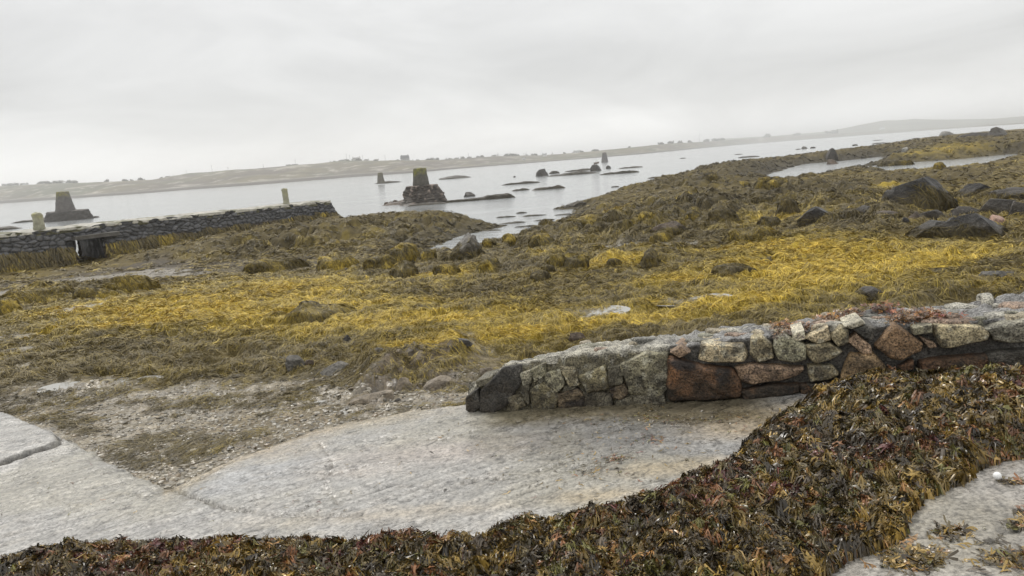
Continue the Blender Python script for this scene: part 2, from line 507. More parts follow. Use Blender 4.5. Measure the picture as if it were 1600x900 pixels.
def terrain(x, y):
    zb = zbase(x, y)
    px, py, r, gravel, mud, sand, yel, belt, nz, nl = zones(x, y, zb)
    z = zb.copy()
    # bank of turf in front of the wall's end
    ycrest = 566 - .03 * (px - 650) + 40 * sstep(640, 545, px) - 4 * nz
    up = sstep(ycrest + 40, ycrest + 4, py) * sstep(ycrest - 70, ycrest - 4, py) * sstep(530, 590, px) * (1 - sstep(715, 770, px))
    z = z + .20 * up
    face = sstep(ycrest + 1, ycrest + 9, py + 3 * nz) * sstep(ycrest + 58, ycrest + 44, py) * sstep(548, 600, px) * (1 - sstep(715, 765, px))
    flatw = np.zeros(x.shape)
    for (p, a, c) in pud_w:
        d = np.sqrt(((x - p[0]) / (a * 1.25)) ** 2 + ((y - p[1]) / (c * 1.5)) ** 2)
        k = 1 - sstep(.6, 1.15, d)
        z = z * (1 - k) + (p[2] - .012) * k; flatw = np.maximum(flatw, k)
    weed = np.clip(1 - gravel - .62 * mud - sand, 0, 1)
    weed = weed * (1 - .8 * flatw) * (1 - .55 * face)
    z = z + flatw * (.030 * fbm2(x * 4, y * 5, 27, 3) + .045 * fbm2(x * 13, y * 15, 29, 3)) + face * (.10 * fbm2(x * 4, y * 4, 37, 3) + .04 * fbm2(x * 13, y * 13, 38, 2))
    # tussocks: rounded lumps, combed
    t1 = 1 - np.abs(fbm2(x * .55, y * .8, 3, 3)) * 2.2
    t2 = 1 - np.abs(fbm2(x * 1.7 + .6 * nz, y * 2.2, 9, 3)) * 2.2
    t3 = fbm2(x * 6, y * 6, 14, 3)
    near = sstep(60, 12, r)
    z = z + weed * (.13 * (t1 - .5) + .12 * (t2 - .5) * (.6 + .4 * near) + .05 * t3 * near)
    # boulders under the weed
    f1, f2, idv = worley2(x * .52 + .25 * nz, y * .52, 5)
    dome = np.sqrt(np.clip(1 - (f1 / .62) ** 2, 0, 1)) * (.35 + .9 * idv)
    g1, g2, id2 = worley2(x * 1.15, y * 1.15 + .2 * nz, 8)
    dome2 = np.sqrt(np.clip(1 - (g1 / .6) ** 2, 0, 1)) * (.3 + .7 * id2)
    z = z + belt * (1 - mud) * (1 - sand) * (.85 * dome ** .8 + .42 * dome2 ** .8 - .12)
    # stony mud
    st = fbm2(x * 9, y * 9, 21, 3); s1, s2, sid = worley2(x * 7, y * 7, 23)
    z = z + (gravel + .6 * mud) * (.020 * st + .03 * np.clip(.42 - s1, 0, 1) * (sid > .35)) * near + .012 * sand * st
    # water's edge
    sw = sdf_water(x, y) + .6 * nz + .25 * np.clip(r / 60, 0, 2) * t2
    wid = 1.2 + .012 * r
    z = np.where(sw > 0, z * sstep(-.2, wid * 1.6, sw) + .02, -.05 - .5 * sstep(0, -2, sw))
    # the slipway lies on it
    ss = sdf_poly(x, y, slip_poly)
    zs = zslip(x, y)
    z = np.where(ss < 0, zs - .12 - .2 * sstep(0, -.3, ss), z)
    k = sstep(1.0, 0.0, ss) * (ss >= 0) * (y < 12)
    front = sstep(.9, -.3, x) if True else 1
    z = np.where(ss >= 0, z * (1 - k * front) + k * front * np.minimum(z, zs - .03 + .03 * st), z)
    return z, zb, px, py, r, gravel, mud, sand, yel, belt, nz, nl, weed, flatw, sw, ss, st, sid, face


NA, NR = 1120, 860
AZ = np.linspace(rad(-56), rad(56), NA); LR = np.linspace(math.log(4.0), math.log(430), NR)
gA, gL = np.meshgrid(AZ, LR)
gR = np.exp(gL); gx = gR * np.sin(gA); gy = gR * np.cos(gA)
TT = [a.reshape(gx.shape) for a in terrain(gx.ravel(), gy.ravel())]
Tz = TT[0]


def bil(G, x, y):
    fa = np.clip((np.arctan2(x, y) - AZ[0]) / (AZ[1] - AZ[0]), 0, NA - 1.001)
    fl = np.clip((np.log(np.hypot(x, y) + 1e-6) - LR[0]) / (LR[1] - LR[0]), 0, NR - 1.001)
    i = fl.astype(int); j = fa.astype(int); u = fl - i; v = fa - j
    return G[i, j] * (1 - u) * (1 - v) + G[i + 1, j] * u * (1 - v) + G[i, j + 1] * (1 - u) * v + G[i + 1, j + 1] * u * v


(_, Tzb, Tpx, Tpy, Tr, Tgr, Tmud, Tsand, Tyel, Tbelt, Tnz, Tnl, Tweed, Tflat, Tsw, Tss, Tst, Tsid, Tface) = TT
u = _h((gx * 37).astype(np.int64), (gy * 37).astype(np.int64), np.zeros(gx.shape, np.int64), 77)
col = weedcol(Tyel.ravel(), Tnz.ravel(), Tnl.ravel(), Tbelt.ravel(), u.ravel() * .4 + .2).reshape(*gx.shape, 3) * .8
gcol = np.array([.185, .155, .105]) * (1 + .35 * Tst[..., None]) * (.65 + .6 * Tsid[..., None])
mcol = np.array([.066, .053, .035]) * (1 + .4 * Tst[..., None])
scol = np.array([.36, .34, .29])
for k, cc in ((Tgr, gcol), (Tmud, mcol), (Tsand, scol)):
    col = col * (1 - k[..., None]) + cc * k[..., None]
k = Tface[..., None]; col = col * (1 - k) + np.array([.105, .082, .055]) * (1 + .8 * Tst[..., None]) * k
k = (.8 * Tflat * (1 - Tgr))[..., None]; col = col * (1 - k) + np.array([.16, .135, .09]) * (1 + .5 * Tst[..., None]) * k
k = (.8 * (1 - sstep(.0, .6 + .05 * Tr, Tsw)))[..., None]
col = col * (1 - k) + np.array([.05, .045, .035]) * k
ground = mesh_np('shore_ground', np.stack([gx, gy, Tz], -1).reshape(-1, 3), grid_faces(NR, NA), M_ground, np.clip(col, .004, .9).reshape(-1, 3))
_wet = np.clip(Tgr * sstep(-.25, .35, fbm2(gx * .9, gy * 1.4, 401, 3)) + Tflat + .1 * Tmud + .4 * Tsand + .35 * Tface, 0, 1)
_wet = np.clip(_wet * 1.25, 0, 1)
_a = ground.data.attributes.new('Wet', 'FLOAT', 'POINT'); _a.data.foreach_set('value', np.ascontiguousarray(_wet.ravel(), np.float32))
tag(ground, kind='structure')

_rm = np.exp(np.linspace(math.log(4.2), math.log(425), 2600))


def gph(px, py):
    """pixel -> first point of the finished ground along its ray"""
    d = ray(px, py); h = np.hypot(d[0], d[1])
    x = d[0] / h * _rm; y = d[1] / h * _rm; z = EYE + d[2] / h * _rm
    hit = np.nonzero(z < bil(Tz, x, y))[0]
    k = hit[0] if len(hit) else len(_rm) - 1
    return np.array([x[k], y[k], z[k]])


# ------------------------------------------------------------------ carpet of weed
def ground_strands(n, r0, r1, wk, lk, seed, dens=1.0):
    g = np.random.default_rng(seed)
    az = g.uniform(rad(-46), rad(46), n); r = np.exp(g.uniform(math.log(r0), math.log(r1), n))
    x = r * np.sin(az); y = r * np.cos(az)
    w = bil(Tweed, x, y); sw = bil(Tsw, x, y); ss = bil(Tss, x, y)
    prob = np.clip(w * 1.15, 0, 1) ** 1.3
    # sparse tufts on the stony mud
    tuft = (bil(Tgr, x, y) > .3) & (fbm2(x * 1.6, y * 2.2, 61, 3) > .18)
    prob = np.where(tuft, np.maximum(prob, .35), prob)
    ok = (g.random(n) < prob * dens) & (sw > .05) & (ss > .12)
    x, y, r = x[ok], y[ok], r[ok]; n = len(x)
    m = 13                                                       # strands to a tuft, all combed one way
    rep = lambda q: np.repeat(q, m)
    ang0 = fbm2(x * .30, y * .30, 71, 2) * 5 + fbm2(x * 1.1, y * 1.1, 73, 2) * 2.5 + g.normal(0, .5, n)
    L0 = lk * r ** .55 * g.uniform(.6, 1.6, n); br = g.uniform(.45, 1.45, n); u0 = g.random(n); h0 = g.uniform(.05, .42, n) ** 1.2
    x = rep(x); y = rep(y); r = rep(r); n = len(x)
    L = rep(L0) * g.uniform(.5, 1.3, n); W = wk * r ** .95 * g.uniform(.55, 1.3, n); br = rep(br) * g.uniform(.75, 1.3, n)
    ang = rep(ang0) + g.normal(0, .55, n)
    x = x + g.normal(0, .16, n) * rep(L0); y = y + g.normal(0, .16, n) * rep(L0)
    K = 5
    t = np.linspace(0, 1, K)
    P = np.zeros((n, K, 3)); a = ang[:, None] + g.normal(0, .9, n)[:, None] * t + .5 * np.sin(5 * t[None] + g.uniform(0, 6.3, n)[:, None])
    stp = L[:, None] / (K - 1)
    P[:, :, 0] = x[:, None] + np.cumsum(np.cos(a) * stp, 1); P[:, :, 1] = y[:, None] + np.sin(a).cumsum(1) * stp
    zz = bil(Tz, P[:, :, 0].ravel(), P[:, :, 1].ravel()).reshape(n, K)
    lift = (rep(h0) * L * g.uniform(.4, 1.2, n))[:, None] * (1 - t[None] ** 1.5) + .003 * r[:, None] ** .5 * g.random((n, 1))
    P[:, :, 2] = zz + lift + .003
    side = np.stack([-np.sin(a), np.cos(a), g.normal(0, .5, n)[:, None] * np.ones(K)], -1)
    side /= np.linalg.norm(side, axis=-1, keepdims=True)
    u = np.clip(rep(u0) + g.normal(0, .18, n), 0, 1)
    c = weedcol(bil(Tyel, x, y), bil(Tnz, x, y), bil(Tnl, x, y), bil(Tbelt, x, y), u) * br[:, None] * (.48 + .52 * sstep(.0, 1.0 + .07 * r, bil(Tsw, x, y)))[:, None]
    c *= np.where(bil(Tgr, x, y) > .3, .75, 1.0)[:, None]
    return ribbons(P, side, W, c)


parts = [ground_strands(60000, 5.5, 16, .00075, .034, 1), ground_strands(66000, 14, 45, .00085, .034, 2), ground_strands(26000, 40, 250, .0010, .034, 3)]
V, Fq, cc = join(parts)
tag(mesh_np('seaweed_carpet', V, Fq, M_weed, cc), kind='stuff')

# ------------------------------------------------------------------ water
ra = np.linspace(rad(-100), rad(100), 180); rr = np.concatenate([[20], np.geomspace(25, 7000, 60)])
A_, R_ = np.meshgrid(ra, rr)
V = np.stack([R_ * np.sin(A_), R_ * np.cos(A_), 0 * A_], -1).reshape(-1, 3)
tag(mesh_np('sea', V, grid_faces(61, 180), M_sea), kind='structure')
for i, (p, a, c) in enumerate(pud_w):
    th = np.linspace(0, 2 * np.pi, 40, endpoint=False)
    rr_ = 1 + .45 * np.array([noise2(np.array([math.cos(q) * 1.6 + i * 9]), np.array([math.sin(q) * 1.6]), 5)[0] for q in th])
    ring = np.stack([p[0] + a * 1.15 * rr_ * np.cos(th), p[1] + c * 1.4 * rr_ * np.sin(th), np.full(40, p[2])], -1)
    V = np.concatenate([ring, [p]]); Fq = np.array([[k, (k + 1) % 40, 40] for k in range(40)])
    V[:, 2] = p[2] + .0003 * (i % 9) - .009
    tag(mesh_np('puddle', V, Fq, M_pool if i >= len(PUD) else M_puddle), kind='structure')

# ------------------------------------------------------------------ slipway
sx0, sx1, sy0, sy1, st_ = -10.5, 5.5, .2, 9.6, .022
xs = np.arange(sx0, sx1, st_); ys = np.arange(sy0, sy1, st_)
X, Y = np.meshgrid(xs, ys); sh = X.shape
x = X.ravel(); y = Y.ravel()
sd_ = sdf_poly(x, y, slip_poly) + .05 * fbm2(x * 2.5, y * 2.5, 5, 3) + .03 * fbm2(x * 11, y * 11, 7, 2)
z = zslip(x, y)
spx, spy, _ = project(x, y, z)
n1 = fbm2(x * 1.1, y * 1.1, 81, 4); n2 = fbm2(x * 14, y * 14, 83, 3); n3 = fbm2(x * .5, y * .5, 86, 2)
g0 = gps(0, 800); g1 = gps(400, 690); gd = (g1 - g0)[:2] / np.linalg.norm((g1 - g0)[:2])
perp = -x * gd[1] + y * gd[0] + .03 * n1; along = x * gd[0] + y * gd[1]
grm = np.clip(sstep(.15, -.25, n1 + .2) * .6 + .4, 0, 1) * sstep(-.4, .3, fbm2(perp * 9, along * .8, 88, 2))
groove = np.sin(perp * 2 * np.pi / .10 + 1.2 * fbm2(along * 1.2, perp * 3, 85, 2))
left_band = sstep(330, 255, spx + (spy - 760) * -.2)
groove_amt = np.clip(left_band + sstep(700, 770, spy) * .8 + .2, 0, 1) * (1 - sstep(1250, 1300, spx))
n4 = fbm2(along * 3.5, perp * 16, 95, 3)
dz = .010 * groove * grm * groove_amt + .006 * n2 * (.5 + .8 * left_band) + .006 * n4 + .012 * n1
# joints and cracks
lines = [([(420, 742), (470, 736), (520, 741), (600, 722)], .004), ([(700, 760), (760, 745), (800, 748), (880, 722)], .004), ([(120, 790), (180, 770), (230, 775), (300, 748)], .004), ([(560, 690), (600, 682), (690, 688), (740, 672)], .003), ([(500, 690), (520, 720), (505, 760), (540, 800)], .003), ([(262, 762), (300, 775), (345, 792), (400, 800), (450, 804), (560, 804)], .010), ([(290, 757), (330, 738), (372, 714)], .018),
         ([(395, 700), (460, 674), (520, 658)], .014), ([(-60, 745), (0, 727), (40, 712), (75, 702), (96, 690), (90, 678), (60, 668)], .02), ([(560, 640), (650, 634), (730, 628)], .012)]
jc = np.zeros(len(x))
for pts, wj in lines:
    d = dist_line(x + .02 * n2, y + .02 * n1, [tuple(gps(a, b_)[:2]) for a, b_ in pts])
    k = 1 - sstep(wj * .5, wj * 2.0, d)
    dz -= .03 * k; jc = np.maximum(jc, k)
upper = sdf_poly(x, y, [tuple(gps(a, b_)[:2]) for a, b_ in [(-300, 640), (0, 640), (55, 664), (88, 676), (98, 690), (75, 702), (40, 712), (0, 727), (-80, 750), (-300, 800)]]) + .015 * n2
dz += .042 * (1 - sstep(-.04, .0, upper))
edge = np.clip(sd_, 0, .2)
dz -= 1.2 * edge + .02 * sstep(-.12, 0, sd_)
wallwet = 1 - sstep(0, 22, spy - (656 - .040 * (spx - 760)) + 14 * n1 + 5 * n2)
wallwet *= sstep(735, 790, spx) * (1 - sstep(1150, 1260, spx))
dz -= .012 * wallwet
gravelly = np.clip(sstep(.05, .5, fbm2(x * 5, y * 5, 91, 3)), 0, 1)
cb = np.array([.315, .305, .285])[None] * np.ones((len(x), 1))
blue = sstep(-.1, .5, n3 + .35 * n1) * (1 - left_band)
cb = cb * (1 - .5 * blue[:, None]) + np.array([.29, .30, .315]) * .5 * blue[:, None]
pink = ell(spx, spy, [(690, 705, 190, 22, .8), (560, 735, 120, 12, .5)])
cb = cb * (1 - .45 * pink[:, None]) + np.array([.38, .30, .245]) * .45 * pink[:, None]
tan = sstep(6, -30, np.abs(sd_ * 60) - 20 + 18 * n1) * (spx > 255) * (spx < 740)
tan = np.maximum(tan, ell(spx, spy, [(1180, 660, 120, 26, 1.0), (1050, 730, 110, 16, .9), (930, 775, 90, 14, .8), (1270, 640, 60, 20, .9), (620, 634, 120, 12, .6), (640, 800, 300, 14, .35), (400, 700, 120, 25, .6)]))
tan = np.clip(1.3 * tan + .25 * n2, 0, 1)
cb = cb * (1 - .85 * tan[:, None]) + np.array([.37, .30, .205]) * .85 * tan[:, None]
dark_r = ell(spx, spy, [(960, 680, 230, 50, 1.0), (1050, 655, 200, 25, .9)])
cb = cb * (1 - .5 * np.clip(dark_r + .4 * n1, 0, 1)[:, None])
cb = cb * (1 - .85 * wallwet[:, None]) + np.array([.105, .085, .045]) * .85 * wallwet[:, None]
cb = cb * (1 - .9 * jc[:, None]) + np.array([.05, .042, .03]) * .9 * jc[:, None]
lowpit = sstep(.25, .75, -n2 - .1 + .25 * n1)
cb = cb * (1 - .35 * lowpit[:, None]) * (1 + .16 * n1[:, None] + .22 * n4[:, None] + (.32 * groove * grm * groove_amt)[:, None])
heapside = sstep(1290, 1330, spx) * sstep(700, 720, spy)
cb = cb * (1 - .35 * heapside[:, None]) + np.array([.31, .265, .205]) * .35 * heapside[:, None]
stn = sstep(.12, .5, fbm2(x * .8 + 3, y * .8, 97, 4))[:, None]; cb = cb * (1 - .35 * stn) + np.array([.24, .215, .14]) * .35 * stn
pit = sstep(.42, .6, fbm2(x * 22, y * 22, 99, 2))[:, None]; cb = cb * (1 - .55 * pit); dz = dz - .006 * pit[:, 0]
keep = (sd_ < .14).reshape(sh)
fq = grid_faces(*sh)
kk = keep.ravel()
fq = fq[kk[fq].all(1)]
used = np.zeros(len(x), bool); used[fq.ravel()] = True
rm = np.cumsum(used) - 1
V = np.stack([x, y, z + dz], -1)
Sz = (z + dz).reshape(sh)
tag(mesh_np('slipway', V[used], rm[fq], M_slip, np.clip(cb, .01, .9)[used]), kind='structure')


def slipz(px_, py_):
    i = np.clip(((py_ - sy0) / st_).astype(int), 0, sh[0] - 1); j = np.clip(((px_ - sx0) / st_).astype(int), 0, sh[1] - 1)
    return Sz[i, j]


# ------------------------------------------------------------------ rocks, mounds, islets
def lump(cx, by, w, h, seed, P=None, base=None, depth=1.0, kind='rock', nx=56, ny=40, sink=.12, cuts=7, rough=.06, flat=None):
    """solid from a visible width and height; returns V, F, centre, (W, D, H), frame"""
    if base == 0.0:                                                # boxes read off a tilted picture
        h = max(h - .07 * w, .4 * h); by = by - .038 * w
    p = gph(cx, by) if base is None else gpz(cx, by, base)
    g = np.random.default_rng(seed)
    rxy = p[:2] / np.linalg.norm(p[:2])
    ex = np.array([rxy[1], -rxy[0], 0.0]); ey = np.array([rxy[0], rxy[1], 0.0])
    dist = np.linalg.norm(p - np.array([0, 0, EYE]))
    s = dist / FPX
    W = w * s; D = W * depth
    ctr = p + ey * D * .42
    top = ray(cx, by - h); tt = np.dot(ctr[:2], rxy) / np.dot(top[:2], rxy)
    H = max((EYE + top[2] * tt) - p[2], .06 * W)
    t = np.sin(np.linspace(-np.pi / 2, np.pi / 2, nx)); q = np.sin(np.linspace(-np.pi / 2, np.pi / 2, ny))
    T, Q = np.meshgrid(t, q, indexing='ij')
    if P is None:
        prof = (1 - np.abs(T) ** 2.3) ** .62
    else:
        P = np.array(P, float)
        prof = np.interp(T, P[:, 0], P[:, 1])
    yy = Q * np.sqrt(np.clip(1 - np.abs(T) ** 2.4, 0, 1)) ** .9
    gs = (1 - np.abs(Q) ** 2.4) ** .6
    x_ = T * W / 2; y_ = yy * D / 2; z_ = prof * gs * H
    v = np.stack([x_, y_, z_], -1).reshape(-1, 3)
    c0 = np.array([0, 0, H * .3]); sc = np.array([W / 2, D / 2, H])
    dirn = (v - c0) / sc; dirn /= np.linalg.norm(dirn, axis=1, keepdims=True) + 1e-9
    m_ = min(W, D, 2.2 * H)
    k = 2.2 / m_
    off = rough * m_ * (fbm3(v + seed * 3.1, k, seed, 4) * 1.6 + (.5 * fbm3(v + seed, k * 5, seed + 4, 3) if kind == 'rock' else 0))
    if kind == 'rock':
        off += rough * 1.1 * m_ * (np.abs(fbm3(v + seed, k * 1.7, seed + 5, 2)) - .3)
        ax_ = np.array([g.normal() * .5, g.normal() * .5, 1.0]); ax_ /= np.linalg.norm(ax_)
        q_ = (v @ ax_) / m_ * 4.5 + 1.2 * fbm3(v, k * .8, seed + 9, 2)
        off += rough * .9 * m_ * (sstep(.0, .85, q_ % 1.0) - .5)      # bedding
    v = v + dirn * off[:, None]
    for _ in range(cuts if kind == 'rock' else 0):
        n = np.array([g.normal(), g.normal(), abs(g.normal()) * .9 + .1]); n /= np.linalg.norm(n)
        e = ((v - c0) / sc) @ n
        lim = np.percentile(e, g.uniform(78, 94))
        over = np.clip(e - lim, 0, None)
        v = v - (over * .95)[:, None] * n * sc
    if kind == 'rock':
        x0, x1 = v[:, 0].min(), v[:, 0].max(); v[:, 0] = (v[:, 0] - x0) / (x1 - x0) * W - W / 2; v[:, 2] *= H / max(v[:, 2].max(), 1e-4)
    v[:, 2] -= sink * min(H, W * .4) * (1 - np.clip(z_.ravel() / max(H, 1e-6) * 2.5, 0, 1))
    loc = np.array([ctr[0], ctr[1], p[2]])
    V = v[:, :1] * ex + v[:, 1:2] * ey + v[:, 2:] * np.array([0, 0, 1])
    return V, grid_faces(nx, ny)[:, ::-1], loc, (W, D, H), (nx, ny)


def drape(V, shp, n, colf, seed, wid, length, zmax=1e9, zmin=-1e9):
    """strands hanging down over a lump (local coordinates)"""
    nx, ny = shp
    G = V.reshape(nx, ny, 3); g = np.random.default_rng(seed)
    i = g.uniform(1, nx - 2.01, n); j = g.uniform(1, ny - 2.01, n)

    def at(i, j):
        i = np.clip(i, 0, nx - 1.01); j = np.clip(j, 0, ny - 1.01)
        a = i.astype(int); b_ = j.astype(int); u = (i - a)[:, None]; v = (j - b_)[:, None]
        return G[a, b_] * (1 - u) * (1 - v) + G[a + 1, b_] * u * (1 - v) + G[a, b_ + 1] * (1 - u) * v + G[a + 1, b_ + 1] * u * v
    pts = []; p = at(i, j)
    ok = (p[:, 2] < zmax * (1 + .9 * fbm3(p, 1.6 / max(np.ptp(V[:, 0]), .1) * 2, seed, 2))) & (p[:, 2] > zmin)
    i, j, p = i[ok], j[ok], p[ok]; n = len(i)
    K = 5; step = length / (K - 1) * g.uniform(.5, 1.4, n)
    wob = g.normal(0, .6, n)
    for k_ in range(K):
        pts.append(p)
        px_ = at(i + .5, j) - at(i - .5, j); py_ = at(i, j + .5) - at(i, j - .5)
        lx = np.linalg.norm(px_, axis=1) + 1e-6; ly = np.linalg.norm(py_, axis=1) + 1e-6
        sxl = -px_[:, 2] / lx; syl = -py_[:, 2] / ly
        m = np.hypot(sxl, syl) + 1e-4
        sxl = sxl / m + wob; syl = syl / m - wob
        i = i + sxl * step / lx; j = j + syl * step / ly
        p = at(i, j)
    P = np.stack(pts, 1)
    nrm = P - np.array([0, 0, -.2]); nrm /= np.linalg.norm(nrm, axis=2, keepdims=True) + 1e-9
    P = P + nrm * (wid * g.uniform(.3, 1.6, n))[:, None, None] * np.array([.4, 1, 1, .9, .5])[None, :, None]
    tang = np.gradient(P, axis=1); side = np.cross(tang, nrm); side /= np.linalg.norm(side, axis=2, keepdims=True) + 1e-9
    side = side + nrm * g.normal(0, .5, (n, 1, 1)); side /= np.linalg.norm(side, axis=2, keepdims=True) + 1e-9
    return ribbons(P, side, wid * g.uniform(.6, 1.4, n), colf(g, n, fbm3(P[:, 0], 4 / max(np.ptp(V[:, 0]), .1), seed + 3, 2)))


def weed_pal(tone):
    """tone 0 dark, .5 olive brown, 1 golden"""
    def f(g, n, q=0.0):
        return weedcol(np.clip(tone - .08 + g.normal(0, .13, n) + .45 * q, 0, 1), np.zeros(n), np.zeros(n), np.full(n, .6 * (1 - tone)), g.random(n)) * g.uniform(.55, 1.35, (n, 1)) * np.clip(1 + .8 * np.broadcast_to(q, (n,)), .4, 1.6)[:, None]
    return f


ROCKC = dict(black=(.034, .032, .030), dark=(.055, .049, .042), grey=(.135, .125, .108), pale=(.34, .33, .30), brown=(.10, .075, .055), pink=(.34, .22, .17), weed=(.05, .042, .028), tan=(.24, .20, .15))
PEAK = [(-1, 0), (-.7, .3), (-.3, .75), (0, 1), (.3, .8), (.7, .3), (1, 0)]


def rock(name, cat, label, cx, by, w, h, c='dark', P=None, base=None, depth=.8, weed=0.0, tone=.3, group=None, cuts=12, rough=.075, big=False, skirt=.5):
    seed = int(cx * 7 + by * 13) % 9973
    nx, ny = (110, 80) if big else ((56, 40) if w > 20 else (30, 22))
    V, Fq, loc, (W, D, H), shp = lump(cx, by, w, h, seed, P, base, depth, 'rock', nx, ny, cuts=cuts, rough=rough)
    cc = np.array(ROCKC[c])
    u = fbm3(V, 3 / max(W, .1), seed + 3, 3)[:, None]
    col = cc * (1 + .45 * u)
    if c in ('dark', 'black', 'brown', 'weed', 'grey') and weed:
        k = sstep(.75, .2, V[:, 2:] / H + .25 * u) * .7
        col = col * (1 - k) + np.array([.07, .055, .03]) * k
    o = mesh_np(name, V, Fq, M_boulder, np.clip(col, .01, .8), loc=loc)
    tag(o, label, cat, group)
    if weed:
        dist = np.hypot(loc[0], loc[1])
        wid = max(.0007 * dist, .008)
        v, f, k = drape(V, shp, int(weed * (700 + 5000 * min(1, w / 90))), lambda g_, n_, q_=0.0: weed_pal(tone - .1)(g_, n_, .5 * q_) * .6, seed, wid, min(H * .38, .4 + .006 * dist), zmax=H * skirt)
        mesh_np('seaweed_skirt', v, f, M_weed, k, parent=o)
    return o


def mound(label, cx, by, w, h, tone=.35, P=None, depth=.8, group='weed covered mounds on the shore', base=None):
    seed = int(cx * 5 + by * 17) % 9973
    V, Fq, loc, (W, D, H), shp = lump(cx, by, w, h, seed, P, base, depth, 'mound', 60, 44, rough=.17, sink=.3)
    g = np.random.default_rng(seed)
    f = weed_pal(tone)
    o = mesh_np('seaweed_mound', V, Fq, M_weed, f(g, len(V)) * .0 + np.mean(f(g, 400), 0) * .75, loc=loc)
    tag(o, label, 'seaweed mound', group)
    dist = np.hypot(loc[0], loc[1])
    v, fq_, k = drape(V, shp, int(1800 + 90 * min(w, 100)), f, seed, max(.0006 * dist, .007), max(H * .32, .14))
    mesh_np('fronds', v, fq_, M_weed, k * .8, parent=o)
    return o


# --- mounds of weed-covered rock
mound('golden rounded mound of hanging weed left of the pointed grey rock', 630, 405, 52, 24, .62)
mound('steep brown weed hump just left of the golden rounded mound', 604, 421, 32, 24, .38)
mound('small brown weed hump at the left foot of the steep hump', 580, 419, 22, 16, .3)
mound('low dark olive mound below the golden rounded mound', 632, 435, 54, 23, .25)
mound('brown double weed hump below the pointed grey rock', 698, 431, 42, 19, .36)
mound('round brown weed hump below and right of the pointed grey rock', 766, 424, 36, 18, .36)
mound('small weed dome between the golden mound and the water inlet', 669, 404, 26, 13, .35)
mound('broad golden topped mound beside the muddy channel', 528, 425, 72, 27, .58)
mound('long low brown mound lying across the muddy channel', 436, 425, 108, 26, .36, P=[(-1, 0), (-.8, .5), (-.35, 1), (0, .8), (.4, .9), (.75, .5), (1, 0)], depth=.45)
mound('brown weed hump at the right bank of the inlet, next to the pointed rock', 797, 385, 26, 21, .42)
mound('wide brown weed hump behind the pale sand strip', 849, 385, 42, 20, .4)
mound('low brown hump touching the right side of the pointed grey rock', 765, 386, 24, 13, .38)
mound('round brown weed hump on the pale sand strip', 868, 417, 34, 21, .42)
mound('dark weed hump just right of the round hump on the sand strip', 901, 419, 38, 18, .34)
mound('dark pointed weed hump below the pale sand strip', 846, 439, 34, 16, .1)
mound('small brown weed hump right of the sand strip pair', 960, 417, 25, 13, .3)
mound('small dark hump in front of the round hump on the sand strip', 857, 424, 22, 10, .15)
mound('cone shaped dark brown mound alone on the golden weed', 1016, 419, 42, 28, .2, P=PEAK)
mound('long low dark mound lying on the golden weed', 1146, 429, 68, 15, .16, depth=.5)
mound('brown weed hump in front of the bare patched rock', 1034, 378, 32, 17, .36)
mound('near black weed covered hump in the middle of the right hand shore', 1128, 344, 40, 18, .04)
mound('black square weed hump left of the black wet rock', 1231, 333, 30, 22, .0)
mound('broad reddish brown mound at the upper edge of the golden weed', 1174, 375, 92, 20, .3, depth=.5)
mound('dark brown hump above the broad reddish mound', 1202, 354, 30, 15, .15)
mound('olive weed dome left of the near black hump', 1084, 345, 34, 13, .45)
mound('left of two olive weed domes below the narrow channel', 1193, 291, 24, 14, .36)
mound('right of two olive weed domes below the narrow channel', 1213, 292, 36, 14, .38)
mound('dark weed dome on the shore point below the towers reef', 1110, 285, 24, 13, .15)
mound('golden weed dome left of the two olive domes', 1163, 292, 20, 9, .5)
mound('big golden and dark mound left in front of the pier', 203, 456, 78, 24, .42, depth=.5)
mound('small pale golden dome in front of the big mound by the pier', 168, 467, 28, 14, .5)
mound('long ragged mound in front of the pier at the left', 66, 472, 112, 22, .4, depth=.4)
mound('dark weed hump between the long ragged mound and the big mound', 137, 466, 38, 19, .2)
mound('golden mound cut by the left edge of the photo', 8, 492, 40, 24, .55)
mound('large combed tussock of brown weed in the near flat', 500, 503, 124, 36, .36, P=[(-1, 0), (-.7, .55), (-.35, 1), (0, .75), (.4, .55), (.8, .3), (1, 0)], depth=.7)
mound('weed dome with golden flanks above the water inlet', 925, 352, 90, 15, .36, depth=.5)
mound('golden weed knob on the middle shore', 1010, 341, 24, 11, .6)
mound('olive weed knob above the bare patched rock', 1060, 352, 24, 10, .42)
mound('brown weed hump below the black wet rock', 1203, 410, 30, 8, .2)
mound('round pale olive dome at the edge of the right hand channel', 1468, 264, 14, 9, .45)
mound('flat topped dark weed block between the two channels', 1396, 266, 46, 14, .12, P=[(-1, .3), (-.9, .8), (-.3, .95), (.6, 1), (.95, .95), (1, .3)], depth=.5)
mound('flattened brown hump low on the golden weed at the right', 1470, 428, 50, 7, .2)

